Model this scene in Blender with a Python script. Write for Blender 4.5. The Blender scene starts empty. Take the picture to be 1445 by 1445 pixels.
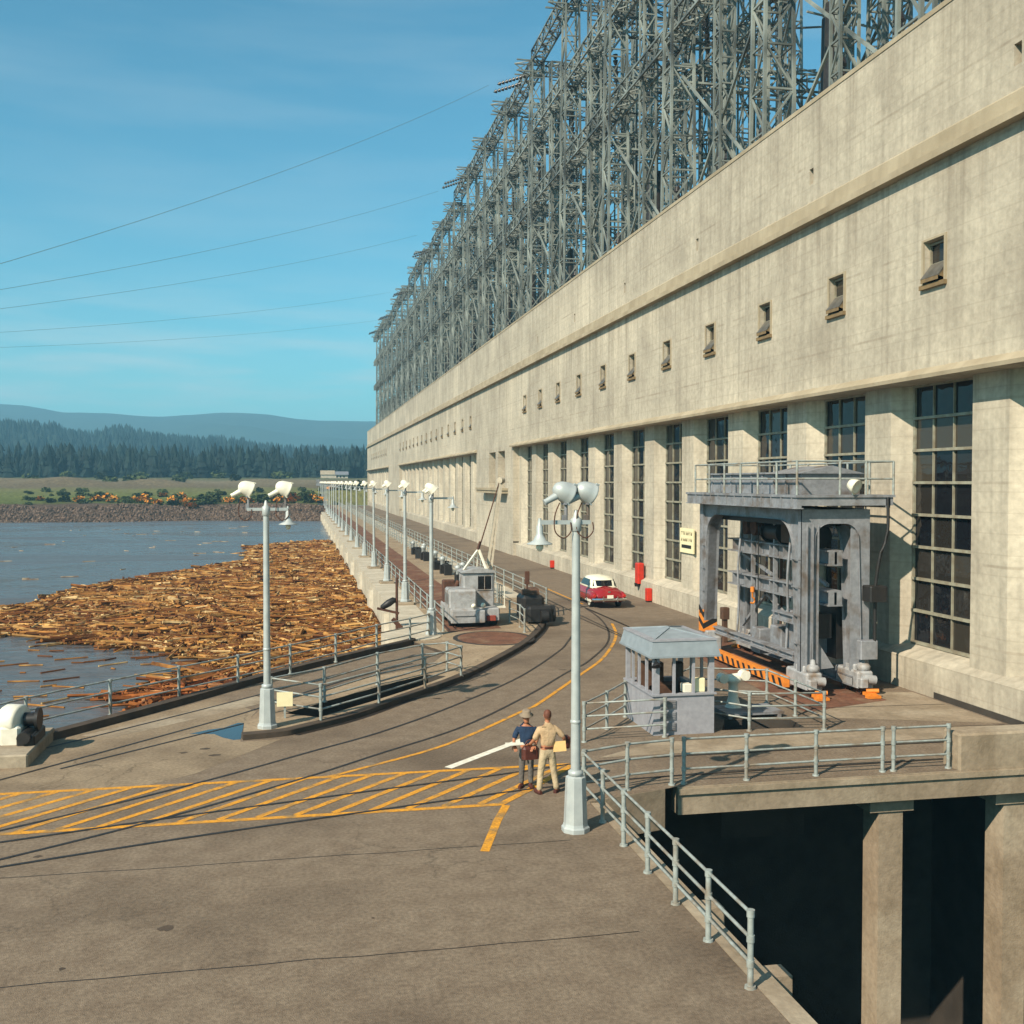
import bpy, bmesh, math, random
from mathutils import Vector, Matrix, geometry
random.seed(7)
R = math.radians
scene = bpy.context.scene
COL = scene.collection
V = Vector

# ------------------------------------------------------------------ mesh builder
class MB:
    def __init__(s): s.v = []; s.f = []; s.sm = []; s.col = []
    def add(s, vs, fs, smooth=False, col=None):
        b = len(s.v); s.v += [tuple(v) for v in vs]
        for f in fs:
            s.f.append(tuple(i + b for i in f)); s.sm.append(smooth); s.col.append(col)
        return s
    def quad(s, a, b, c, d, col=None): return s.add([a, b, c, d], [(0, 1, 2, 3)], False, col)
    def bx(s, x0, x1, y0, y1, z0, z1, M=None):
        vs = [V((x, y, z)) for z in (z0, z1) for y in (y0, y1) for x in (x0, x1)]
        if M is not None: vs = [M @ v for v in vs]
        return s.add(vs, [(0, 2, 3, 1), (4, 5, 7, 6), (0, 1, 5, 4), (2, 6, 7, 3), (0, 4, 6, 2), (1, 3, 7, 5)])
    def cham(s, x0, x1, y0, y1, z0, z1, c=.03, M=None):
        # box with chamfered vertical edges and top
        def ring(i, z): return [(x0+i, y0+c, z), (x0+c, y0+i, z), (x1-c, y0+i, z), (x1-i, y0+c, z), (x1-i, y1-c, z), (x1-c, y1-i, z), (x0+c, y1-i, z), (x0+i, y1-c, z)]
        vs = ring(0, z0) + ring(0, z1-c) + ring(c*.9, z1)
        vs = [V(v) for v in vs]
        if M is not None: vs = [M @ v for v in vs]
        fs = [tuple(range(7, -1, -1)), tuple(range(16, 24))]
        for k in (0, 8):
            for i in range(8): fs.append((k+i, k+(i+1) % 8, k+8+(i+1) % 8, k+8+i))
        return s.add(vs, fs)
    def bar(s, p, q, w, h=None, col=None):
        p, q = V(p), V(q); h = h or w; d = q - p
        if d.length < 1e-6: return s
        d.normalize(); up = V((0, 0, 1)) if abs(d.z) < .95 else V((0, 1, 0))
        a = d.cross(up).normalized(); b = a.cross(d).normalized(); a *= w/2; b *= h/2
        vs = [p-a-b, p+a-b, p+a+b, p-a+b, q-a-b, q+a-b, q+a+b, q-a+b]
        return s.add(vs, [(3, 2, 1, 0), (4, 5, 6, 7), (0, 1, 5, 4), (1, 2, 6, 5), (2, 3, 7, 6), (3, 0, 4, 7)], False, col)
    def tube(s, p, q, r0, r1=None, n=10, cap=True, col=None, smooth=True):
        p, q = V(p), V(q); r1 = r0 if r1 is None else r1; d = (q-p).normalized()
        up = V((0, 0, 1)) if abs(d.z) < .95 else V((0, 1, 0))
        a = d.cross(up).normalized(); b = d.cross(a).normalized()
        vs = []
        for (c, r) in ((p, r0), (q, r1)):
            for i in range(n):
                t = 2*math.pi*i/n; vs.append(c + a*math.cos(t)*r + b*math.sin(t)*r)
        s.add(vs, [(i, (i+1) % n, n+(i+1) % n, n+i) for i in range(n)], smooth, col)
        if cap: s.add(vs, [tuple(range(n-1, -1, -1)), tuple(range(n, 2*n))], False, col)
        return s
    def path(s, pts, r, n=8):
        pts = [V(p) for p in pts]; vs = []
        for i, p in enumerate(pts):
            d = (pts[min(i+1, len(pts)-1)] - pts[max(i-1, 0)]).normalized()
            up = V((0, 0, 1)) if abs(d.z) < .95 else V((0, 1, 0))
            a = d.cross(up).normalized(); b = d.cross(a).normalized()
            for k in range(n):
                t = 2*math.pi*k/n; vs.append(p + a*math.cos(t)*r + b*math.sin(t)*r)
        fs = [(i*n+k, i*n+(k+1) % n, (i+1)*n+(k+1) % n, (i+1)*n+k) for i in range(len(pts)-1) for k in range(n)]
        s.add(vs, fs, True)
        return s.add(vs, [tuple(range(n-1, -1, -1)), tuple(range(len(vs)-n, len(vs)))])
    def lathe(s, prof, n=16, M=None, smooth=True):
        vs = []
        for r, z in prof:
            for i in range(n):
                t = 2*math.pi*i/n; v = V((math.cos(t)*r, math.sin(t)*r, z)); vs.append(M @ v if M is not None else v)
        fs = [(k*n+i, k*n+(i+1) % n, (k+1)*n+(i+1) % n, (k+1)*n+i) for k in range(len(prof)-1) for i in range(n)]
        s.add(vs, fs, smooth)
        return s.add(vs, [tuple(range(n-1, -1, -1)), tuple(range(len(vs)-n, len(vs)))])
    def prism(s, poly, z0, z1, M=None):
        n = len(poly); vs = [V((p[0], p[1], z)) for z in (z0, z1) for p in poly]
        if M is not None: vs = [M @ v for v in vs]
        return s.add(vs, [tuple(range(n-1, -1, -1)), tuple(range(n, 2*n))] + [(i, (i+1) % n, n+(i+1) % n, n+i) for i in range(n)])
    def loft(s, rings, smooth=True, caps=True):
        n = len(rings[0]); vs = [V(p) for r in rings for p in r]
        s.add(vs, [(k*n+i, k*n+(i+1) % n, (k+1)*n+(i+1) % n, (k+1)*n+i) for k in range(len(rings)-1) for i in range(n)], smooth)
        if caps: s.add(vs, [tuple(range(n-1, -1, -1)), tuple(range(len(vs)-n, len(vs)))])
        return s
    def strip(s, pts, w, z):
        L, Rr = [], []
        pts = [V((p[0], p[1], 0)) for p in pts]
        for i, p in enumerate(pts):
            d = (pts[min(i+1, len(pts)-1)] - pts[max(i-1, 0)]).normalized(); nrm = V((-d.y, d.x, 0))*w/2
            L.append((p.x+nrm.x, p.y+nrm.y, z)); Rr.append((p.x-nrm.x, p.y-nrm.y, z))
        n = len(pts)
        return s.add(L+Rr, [(i, n+i, n+i+1, i+1) for i in range(n-1)])
    def poly(s, outer, holes, z):
        pts = [V((p[0], p[1])) for p in outer]; edges = [(i, (i+1) % len(outer)) for i in range(len(outer))]
        for h in holes:
            b = len(pts); pts += [V((p[0], p[1])) for p in h]; edges += [(b+i, b+(i+1) % len(h)) for i in range(len(h))]
        ov, oe, of, *_ = geometry.delaunay_2d_cdt(pts, edges, [], 0, 1e-6)
        fs = []
        for f in of:
            c = sum((ov[i] for i in f), V((0, 0)))/len(f)
            if inside(c, outer) and not any(inside(c, h) for h in holes): fs.append(tuple(f))
        s.add([(p.x, p.y, z) for p in ov], fs); return s
    def mesh(s, name):
        me = bpy.data.meshes.new(name); me.from_pydata(s.v, [], s.f); me.update()
        me.polygons.foreach_set('use_smooth', s.sm)
        if any(c is not None for c in s.col):
            at = me.color_attributes.new('tone', 'BYTE_COLOR', 'CORNER')
            flat = []
            for p in me.polygons:
                c = s.col[p.index] or (.5, .5, .5)
                flat += [c[0], c[1], c[2], 1.0]*p.loop_total
            at.data.foreach_set('color', flat)
        return me
    def build(s, name, m, parent=None, loc=None, rot=None):
        me = s.mesh(name)
        if m: me.materials.append(m)
        o = bpy.data.objects.new(name, me); COL.objects.link(o)
        if parent is not None: o.parent = parent
        if loc is not None: o.location = loc
        if rot is not None: o.rotation_euler = rot
        return o

def inside(c, poly):
    x, y = c[0], c[1]; r = False; n = len(poly)
    for i in range(n):
        x1, y1 = poly[i][:2]; x2, y2 = poly[(i+1) % n][:2]
        if (y1 > y) != (y2 > y) and x < (x2-x1)*(y-y1)/(y2-y1)+x1: r = not r
    return r
def spline(pts, n=8):
    P = [V((p[0], p[1], p[2] if len(p) > 2 else 0)) for p in pts]; out = []
    for i in range(len(P)-1):
        p0, p1, p2, p3 = P[max(i-1, 0)], P[i], P[i+1], P[min(i+2, len(P)-1)]
        for k in range(n):
            t = k/n; out.append(.5*((2*p1)+(p2-p0)*t+(2*p0-5*p1+4*p2-p3)*t*t+(3*p1-p0-3*p2+p3)*t**3))
    out.append(P[-1]); return out
def tag(o, label, cat, group=None, kind=None):
    o['label'] = label; o['category'] = cat
    if group: o['group'] = group
    if kind: o['kind'] = kind
    return o
def thing(name, label, cat, loc=(0, 0, 0), rz=0, group=None):
    o = bpy.data.objects.new(name, None); COL.objects.link(o); o.location = loc; o.rotation_euler = (0, 0, rz)
    o.empty_display_size = .3
    return tag(o, label, cat, group)
def struct(o, label=None, cat=None):
    o['kind'] = 'structure'
    if label: o['label'] = label
    if cat: o['category'] = cat
    return o
def kids(o): return list(o.children)
def dup(o, parent=None):
    c = o.copy(); COL.objects.link(c)
    if parent is not None: c.parent = parent
    for ch in kids(o): dup(ch, c)
    return c

# ------------------------------------------------------------------ materials
def mat(name, c, c2=None, rough=.7, metal=0, ns=3.0, streak=0, bump=0, bs=20, spec=.4, c3=None, ns3=.3, attr=False, detail=6, grain=0, gs=7, cracks=0):
    m = bpy.data.materials.new(name); m.use_nodes = True; nt = m.node_tree; N = nt.nodes; L = nt.links
    b = N['Principled BSDF']; b.inputs['Roughness'].default_value = rough; b.inputs['Metallic'].default_value = metal
    b.inputs['Specular IOR Level'].default_value = spec
    tc = N.new('ShaderNodeTexCoord')
    def noise(sc, aniso=None, det=detail):
        n = N.new('ShaderNodeTexNoise'); n.inputs['Scale'].default_value = sc; n.inputs['Detail'].default_value = det
        if aniso:
            mp = N.new('ShaderNodeMapping'); mp.inputs['Scale'].default_value = aniso; L.new(tc.outputs['Object'], mp.inputs['Vector']); L.new(mp.outputs[0], n.inputs['Vector'])
        else: L.new(tc.outputs['Object'], n.inputs['Vector'])
        return n.outputs['Fac']
    def mixc(fac, a, bb):
        x = N.new('ShaderNodeMix'); x.data_type = 'RGBA'
        for sock, val in ((x.inputs[6], a), (x.inputs[7], bb)):
            if isinstance(val, tuple): sock.default_value = (*val, 1)
            else: L.new(val, sock)
        L.new(fac, x.inputs[0]); return x.outputs[2]
    def ramp(v, lo, hi):
        r = N.new('ShaderNodeMapRange'); r.inputs[1].default_value = lo; r.inputs[2].default_value = hi; L.new(v, r.inputs[0]); return r.outputs[0]
    if attr:
        a = N.new('ShaderNodeAttribute'); a.attribute_name = 'tone'; out = a.outputs['Color']
        if c2: out = mixc(ramp(noise(ns), .4, .7), out, c2)
        L.new(out, b.inputs['Base Color'])
    else:
        out = c
        if c2: out = mixc(ramp(noise(ns), .35, .65), c, c2)
        if c3: out = mixc(ramp(noise(ns3), .5, .68), out, c3)
        if streak:
            k = ramp(noise(1.0, (.0, 3.2, .10), 8), .48, .72)
            mu = N.new('ShaderNodeMath'); mu.operation = 'MULTIPLY'; mu.inputs[1].default_value = streak; L.new(k, mu.inputs[0])
            dark = tuple(x*.55 for x in (c if isinstance(c, tuple) else (.3, .3, .3)))
            out = mixc(mu.outputs[0], out, dark)
        if grain:
            g = N.new('ShaderNodeMapRange'); g.inputs[1].default_value = .3; g.inputs[2].default_value = .7; g.inputs[3].default_value = 1-grain; g.inputs[4].default_value = 1+grain; L.new(noise(gs, None, 9), g.inputs[0])
            x = N.new('ShaderNodeMix'); x.data_type = 'RGBA'; x.blend_type = 'MULTIPLY'; x.inputs[0].default_value = 1
            if isinstance(out, tuple): x.inputs[6].default_value = (*out, 1)
            else: L.new(out, x.inputs[6])
            L.new(g.outputs[0], x.inputs[7]); out = x.outputs[2]
        if cracks:
            nz = N.new('ShaderNodeTexNoise'); nz.inputs['Scale'].default_value = .9; nz.inputs['Detail'].default_value = 6; L.new(tc.outputs['Object'], nz.inputs['Vector'])
            va = N.new('ShaderNodeMix'); va.data_type = 'RGBA'; va.blend_type = 'LINEAR_LIGHT'; va.inputs[0].default_value = .9; L.new(tc.outputs['Object'], va.inputs[6]); L.new(nz.outputs['Color'], va.inputs[7])
            vo = N.new('ShaderNodeTexVoronoi'); vo.feature = 'DISTANCE_TO_EDGE'; vo.inputs['Scale'].default_value = .26; L.new(va.outputs[2], vo.inputs['Vector'])
            cm_ = N.new('ShaderNodeMapRange'); cm_.inputs[1].default_value = .002; cm_.inputs[2].default_value = .008; cm_.inputs[3].default_value = cracks; cm_.inputs[4].default_value = 0; L.new(vo.outputs['Distance'], cm_.inputs[0])
            gate = N.new('ShaderNodeMath'); gate.operation = 'MULTIPLY'; L.new(cm_.outputs[0], gate.inputs[0]); L.new(ramp(noise(.15), .42, .58), gate.inputs[1])
            out = mixc(gate.outputs[0], out, (.03, .023, .017))
        if isinstance(out, tuple): b.inputs['Base Color'].default_value = (*out, 1)
        else: L.new(out, b.inputs['Base Color'])
    if bump:
        bp = N.new('ShaderNodeBump'); bp.inputs['Strength'].default_value = bump; bp.inputs['Distance'].default_value = .03
        L.new(noise(bs), bp.inputs['Height']); L.new(bp.outputs[0], b.inputs['Normal'])
    return m

def wall_mat():
    m = mat('board_concrete', (.46, .408, .318), (.36, .315, .245), rough=.88, ns=.5, streak=.5, bump=.3, bs=9, c3=(.545, .48, .37), ns3=.13, spec=.2, grain=.13, gs=5)
    nt = m.node_tree; N = nt.nodes; L = nt.links; b = N['Principled BSDF']
    src = b.inputs['Base Color'].links[0].from_socket
    tc = N.new('ShaderNodeTexCoord'); sp = N.new('ShaderNodeSeparateXYZ'); L.new(tc.outputs['Object'], sp.inputs[0])
    def lines(sock, period, off, w):
        a = N.new('ShaderNodeMath'); a.operation = 'ADD'; a.inputs[1].default_value = off; L.new(sock, a.inputs[0])
        d = N.new('ShaderNodeMath'); d.operation = 'WRAP'; d.inputs[1].default_value = period/2; d.inputs[2].default_value = -period/2; L.new(a.outputs[0], d.inputs[0])
        ab = N.new('ShaderNodeMath'); ab.operation = 'ABSOLUTE'; L.new(d.outputs[0], ab.inputs[0])
        r = N.new('ShaderNodeMapRange'); r.inputs[1].default_value = w; r.inputs[2].default_value = w*2.2; r.inputs[3].default_value = 1; r.inputs[4].default_value = 0; L.new(ab.outputs[0], r.inputs[0]); return r.outputs[0]
    n = N.new('ShaderNodeTexNoise'); n.inputs['Scale'].default_value = .8; n.inputs['Detail'].default_value = 4; L.new(tc.outputs['Object'], n.inputs['Vector'])
    h = lines(sp.outputs['Z'], 2.44, .55, .025); v = lines(sp.outputs['Y'], 24.4, 5.0, .03)
    mx = N.new('ShaderNodeMath'); mx.operation = 'MAXIMUM'; L.new(h, mx.inputs[0]); L.new(v, mx.inputs[1])
    mr = N.new('ShaderNodeMapRange'); mr.inputs[1].default_value = .4; mr.inputs[2].default_value = .7; mr.inputs[4].default_value = .55; L.new(n.outputs['Fac'], mr.inputs[0])
    mu = N.new('ShaderNodeMath'); mu.operation = 'MULTIPLY'; L.new(mx.outputs[0], mu.inputs[0]); L.new(mr.outputs[0], mu.inputs[1])
    x = N.new('ShaderNodeMix'); x.data_type = 'RGBA'; L.new(mu.outputs[0], x.inputs[0]); L.new(src, x.inputs[6]); x.inputs[7].default_value = (.2, .155, .11, 1)
    # board marks, then water streaks running down from the ledges
    bm2 = lines(sp.outputs['Z'], .61, .2, .012); k1 = N.new('ShaderNodeMath'); k1.operation = 'MULTIPLY'; k1.inputs[1].default_value = .22; L.new(bm2, k1.inputs[0])
    y1 = N.new('ShaderNodeMix'); y1.data_type = 'RGBA'; L.new(k1.outputs[0], y1.inputs[0]); L.new(x.outputs[2], y1.inputs[6]); y1.inputs[7].default_value = (.24, .2, .15, 1)
    mp = N.new('ShaderNodeMapping'); mp.inputs['Scale'].default_value = (0, 1.1, .035); L.new(tc.outputs['Object'], mp.inputs[0])
    sn = N.new('ShaderNodeTexNoise'); sn.inputs['Scale'].default_value = 1; sn.inputs['Detail'].default_value = 7; sn.inputs['Roughness'].default_value = .7; L.new(mp.outputs[0], sn.inputs['Vector'])
    zr = N.new('ShaderNodeValToRGB'); zm = N.new('ShaderNodeMath'); zm.operation = 'MULTIPLY'; zm.inputs[1].default_value = 1/22; L.new(sp.outputs['Z'], zm.inputs[0]); L.new(zm.outputs[0], zr.inputs[0])
    e = zr.color_ramp.elements; e[0].position = 0; e[0].color = (.9,)*3+(1,); e[1].position = 1; e[1].color = (.95,)*3+(1,)
    for p, c in ((.08, .1), (.34, .15), (.455, .9), (.462, .2), (.56, .5), (.62, .3), (.755, 1), (.765, .25), (.86, .35)):
        q = e.new(p); q.color = (c,)*3+(1,)
    sr = N.new('ShaderNodeMapRange'); sr.inputs[1].default_value = .47; sr.inputs[2].default_value = .68; sr.inputs[4].default_value = .75; L.new(sn.outputs['Fac'], sr.inputs[0])
    sm = N.new('ShaderNodeMath'); sm.operation = 'MULTIPLY'; L.new(sr.outputs[0], sm.inputs[0]); L.new(zr.outputs[0], sm.inputs[1])
    y2 = N.new('ShaderNodeMix'); y2.data_type = 'RGBA'; L.new(sm.outputs[0], y2.inputs[0]); L.new(y1.outputs[2], y2.inputs[6]); y2.inputs[7].default_value = (.19, .155, .115, 1)
    L.new(y2.outputs[2], b.inputs['Base Color'])
    return m

M = {}
M['wall'] = wall_mat()
M['trim'] = mat('cornice_concrete', (.40, .335, .235), (.30, .245, .165), rough=.9, ns=.7, bump=.2, bs=10, spec=.2, streak=.3)
M['conc'] = mat('deck_concrete', (.30, .235, .165), (.22, .17, .115), rough=.9, ns=1.2, bump=.3, bs=18, c3=(.36, .30, .22), ns3=.4, spec=.2, grain=.15, streak=.25)
M['tanconc'] = mat('tan_deck_concrete', (.27, .205, .135), (.215, .16, .105), rough=.9, ns=1.1, bump=.4, bs=40, c3=(.17, .125, .082), ns3=.35, spec=.2, grain=.2, gs=12, cracks=.4)
M['conc_pale'] = mat('pale_concrete', (.52, .46, .36), (.42, .36, .27), rough=.9, ns=.8, bump=.25, bs=12, spec=.2, streak=.5, grain=.12, gs=4)
M['conc_dark'] = mat('dark_concrete', (.055, .045, .035), (.03, .025, .02), rough=.8, ns=1, bump=.2)  # near-black concrete for the pit walls and floors
M['asphalt'] = mat('asphalt', (.165, .121, .083), (.205, .155, .108), rough=.9, ns=2.2, bump=.5, bs=60, c3=(.115, .083, .057), ns3=.22, spec=.25, grain=.24, gs=14, cracks=.32)
M['gravelwalk'] = mat('walkway_concrete', (.27, .197, .125), (.33, .25, .165), rough=.9, ns=1.6, bump=.4, bs=40, c3=(.20, .14, .09), ns3=.3, spec=.2, grain=.2, gs=9, cracks=.6)
M['redstrip'] = mat('rusty_planking', (.17, .075, .045), (.12, .058, .036), rough=.9, ns=1.5, bump=.3, bs=25, spec=.2, grain=.25, c3=(.21, .13, .08), ns3=.9)
M['kerb'] = mat('kerb_shade_and_oil', (.085, .062, .045), (.055, .042, .032), rough=.9, ns=2, bump=.3, spec=.2)  # shade of the kerb faces put into a dark colour; oil spots share it
M['rail'] = mat('dark_rail_steel', (.022, .018, .015), (.045, .033, .025), rough=.55, ns=5, metal=.3)
M['yellow'] = mat('yellow_paint', (.66, .29, .02), (.50, .225, .025), rough=.75, ns=6, c3=(.26, .16, .06), ns3=2.2, spec=.3, grain=.25, gs=18)
M['white'] = mat('white_paint', (.78, .74, .62), (.62, .57, .46), rough=.75, ns=6, spec=.3)
M['galv'] = mat('galvanised_pipe', (.33, .36, .34), (.25, .27, .25), rough=.5, ns=8, metal=.15, c3=(.22, .17, .12), ns3=2)
M['lamp'] = mat('silver_lamp_paint', (.43, .455, .44), (.35, .375, .37), rough=.45, ns=4, metal=.15)
M['cream'] = mat('cream_enamel', (.76, .72, .60), (.66, .62, .50), rough=.4, ns=4)
M['blackglass'] = mat('dark_glass', (.008, .008, .009), rough=.08, spec=.7)
M['steel'] = mat('grey_steel_paint', (.255, .26, .275), (.20, .205, .22), rough=.5, ns=2.5, metal=.1, c3=(.13, .10, .08), ns3=1.4, grain=.14, gs=9, streak=.4)
M['lattice'] = mat('galvanised_lattice', (.30, .325, .29), (.10, .11, .10), rough=.5, ns=.5, metal=.1, c3=(.04, .043, .042), ns3=.2)
M['insul'] = mat('brown_porcelain', (.02, .017, .016), (.035, .028, .024), rough=.3, ns=5)
M['wire'] = mat('weathered_wire', (.13, .21, .23), rough=.6)
M['booth'] = mat('booth_grey_paint', (.30, .30, .325), (.26, .26, .285), rough=.55, ns=3, streak=.35, grain=.1, gs=8)
M['boothroof'] = mat('booth_roof_paint', (.25, .285, .31), (.205, .235, .255), rough=.5, ns=4)
M['orange'] = mat('orange_paint', (.72, .23, .025), (.58, .18, .025), rough=.5, ns=6)
M['black'] = mat('black_paint', (.012, .011, .011), (.02, .017, .015), rough=.5, ns=6)
M['rust'] = mat('rusty_iron', (.10, .04, .022), (.055, .024, .015), rough=.85, ns=6)
M['brown'] = mat('brown_wood', (.10, .05, .028), (.065, .033, .02), rough=.8, ns=6)
M['redpaint'] = mat('fire_red_paint', (.55, .03, .012), (.42, .022, .01), rough=.4, ns=4)
M['orange_red'] = mat('faded_red_paint', (.30, .05, .025), (.20, .035, .02), rough=.7, ns=6)
M['carred'] = mat('maroon_car_paint', (.27, .014, .016), (.24, .013, .014), rough=.16, ns=3, spec=.6)
M['carcream'] = mat('cream_car_paint', (.80, .75, .58), (.76, .71, .55), rough=.2, ns=3, spec=.5)
M['chrome'] = mat('chrome', (.75, .75, .74), rough=.15, metal=1)
M['rubber'] = mat('black_rubber', (.015, .014, .013), rough=.85)
M['taillight'] = mat('tail_light_red', (.45, .02, .01), rough=.2, spec=.6)
M['machine'] = mat('pale_grey_machine_paint', (.35, .35, .35), (.27, .265, .26), rough=.5, ns=3, streak=.4, grain=.14, gs=9, c3=(.20, .15, .11), ns3=2.2)
M['sign'] = mat('cream_sign_paint', (.80, .72, .45), (.74, .66, .40), rough=.6, ns=5)
M['signink'] = mat('brown_sign_ink', (.16, .10, .04), rough=.7)
M['skin'] = mat('sunburnt_skin', (.42, .17, .085), (.36, .14, .07), rough=.6, ns=20)
M['khaki'] = mat('khaki_shirt_cloth', (.50, .345, .20), (.42, .28, .155), rough=.9, ns=6, bump=1.0, bs=14)
M['khaki2'] = mat('pale_khaki_cloth', (.47, .37, .235), (.40, .31, .19), rough=.9, ns=6, bump=1.0, bs=12)
M['blue'] = mat('navy_shirt_cloth', (.014, .034, .075), (.010, .024, .055), rough=.9, ns=6, bump=1.0, bs=14)
M['greycloth'] = mat('grey_trouser_cloth', (.13, .115, .10), (.095, .085, .08), rough=.9, ns=6, bump=1.0, bs=12)
M['felt'] = mat('grey_felt', (.26, .20, .14), (.22, .17, .12), rough=.95, ns=8)
M['hair'] = mat('auburn_hair', (.15, .05, .025), (.10, .033, .018), rough=.7, ns=30)
M['leather'] = mat('brown_leather', (.085, .022, .014), (.06, .016, .011), rough=.5, ns=10)
M['paper'] = mat('manila_paper', (.62, .40, .16), (.56, .36, .14), rough=.8, ns=8)
M['log'] = mat('driftwood', (.3, .2, .1), (.10, .035, .012), rough=.9, ns=1.4, attr=True, spec=.15)
M['logbed'] = mat('sodden_bark', (.055, .025, .010), (.11, .05, .018), rough=.9, ns=2.5, bump=.8, bs=6, spec=.2)
M['foliage'] = mat('leaves', (.05, .08, .03), rough=.8, attr=True, spec=.15)
M['trunk'] = mat('bark', (.06, .04, .03), rough=.9)
M['riprap'] = mat('boulder', (.11, .078, .062), (.075, .052, .043), rough=.95, ns=1.5, spec=.15)
M['puddle'] = mat('puddle_water', (.02, .02, .022), rough=.04, spec=.6)

def water_mat():
    m = bpy.data.materials.new('river_water'); m.use_nodes = True; nt = m.node_tree; N = nt.nodes; L = nt.links
    b = N['Principled BSDF']; b.inputs['Base Color'].default_value = (.105, .095, .092, 1); b.inputs['Roughness'].default_value = .26
    b.inputs['IOR'].default_value = 1.33
    tc = N.new('ShaderNodeTexCoord'); mp = N.new('ShaderNodeMapping'); mp.inputs['Rotation'].default_value = (0, 0, .35); mp.inputs['Scale'].default_value = (.55, 1.25, 1)
    L.new(tc.outputs['Object'], mp.inputs[0])
    n1 = N.new('ShaderNodeTexNoise'); n1.inputs['Scale'].default_value = 1.1; n1.inputs['Detail'].default_value = 5; n1.inputs['Distortion'].default_value = .6
    n2 = N.new('ShaderNodeTexNoise'); n2.inputs['Scale'].default_value = .12; n2.inputs['Detail'].default_value = 3
    L.new(mp.outputs[0], n1.inputs['Vector']); L.new(mp.outputs[0], n2.inputs['Vector'])
    n3 = N.new('ShaderNodeTexNoise'); n3.inputs['Scale'].default_value = .045; n3.inputs['Detail'].default_value = 4; n3.inputs['Distortion'].default_value = 1.5; L.new(mp.outputs[0], n3.inputs['Vector'])
    rr3 = N.new('ShaderNodeMapRange'); rr3.inputs[1].default_value = .35; rr3.inputs[2].default_value = .65; rr3.inputs[3].default_value = .10; rr3.inputs[4].default_value = .42; L.new(n3.outputs['Fac'], rr3.inputs[0]); L.new(rr3.outputs[0], b.inputs['Roughness'])
    a = N.new('ShaderNodeMath'); a.operation = 'ADD'; L.new(n1.outputs['Fac'], a.inputs[0]); L.new(n2.outputs['Fac'], a.inputs[1])
    bp = N.new('ShaderNodeBump'); bp.inputs['Strength'].default_value = .9; bp.inputs['Distance'].default_value = .35; L.new(a.outputs[0], bp.inputs['Height']); L.new(bp.outputs[0], b.inputs['Normal'])
    return m
M['water'] = water_mat()

def land_mat():
    m = bpy.data.materials.new('far_bank_soil'); m.use_nodes = True; nt = m.node_tree; N = nt.nodes; L = nt.links
    b = N['Principled BSDF']; b.inputs['Roughness'].default_value = .95; b.inputs['Specular IOR Level'].default_value = .1
    tc = N.new('ShaderNodeTexCoord'); sp = N.new('ShaderNodeSeparateXYZ'); L.new(tc.outputs['Object'], sp.inputs[0])
    n = N.new('ShaderNodeTexNoise'); n.inputs['Scale'].default_value = .05; n.inputs['Detail'].default_value = 8; L.new(tc.outputs['Object'], n.inputs['Vector'])
    n2 = N.new('ShaderNodeTexNoise'); n2.inputs['Scale'].default_value = .9; n2.inputs['Detail'].default_value = 6; L.new(tc.outputs['Object'], n2.inputs['Vector'])
    mm = N.new('ShaderNodeMath'); mm.operation = 'MULTIPLY_ADD'; mm.inputs[1].default_value = 40; L.new(n.outputs['Fac'], mm.inputs[0]); L.new(sp.outputs['Y'], mm.inputs[2])
    cr = N.new('ShaderNodeValToRGB'); r = N.new('ShaderNodeMapRange'); r.inputs[1].default_value = 220; r.inputs[2].default_value = 620; L.new(mm.outputs[0], r.inputs[0]); L.new(r.outputs[0], cr.inputs[0])
    e = cr.color_ramp.elements; e[0].position = 0; e[0].color = (.10, .07, .055, 1); e[1].position = 1; e[1].color = (.05, .07, .035, 1)
    for p, c in ((.125, (.10, .066, .046)), (.15, (.085, .10, .025)), (.22, (.125, .135, .035)), (.32, (.15, .14, .05)), (.38, (.14, .105, .06)), (.5, (.19, .15, .09)), (.62, (.11, .11, .05)), (.72, (.05, .07, .03))):
        x = e.new(p); x.color = (*c, 1)
    mx = N.new('ShaderNodeMix'); mx.data_type = 'RGBA'; mx.blend_type = 'MULTIPLY'; mx.inputs[0].default_value = .8
    r2 = N.new('ShaderNodeMapRange'); r2.inputs[1].default_value = .3; r2.inputs[2].default_value = .7; r2.inputs[3].default_value = .55; r2.inputs[4].default_value = 1.35; L.new(n2.outputs['Fac'], r2.inputs[0])
    L.new(cr.outputs[0], mx.inputs[6]); L.new(r2.outputs[0], mx.inputs[7]); L.new(mx.outputs[2], b.inputs['Base Color'])
    bp = N.new('ShaderNodeBump'); bp.inputs['Strength'].default_value = .8; bp.inputs['Distance'].default_value = .6; L.new(n2.outputs['Fac'], bp.inputs['Height']); L.new(bp.outputs[0], b.inputs['Normal'])
    return m
M['land'] = land_mat()
M['hillside'] = mat('wooded_hillside', (.035, .05, .028), (.025, .038, .022), rough=.95, ns=.02, bump=.8, bs=.05, spec=.1)

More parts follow.
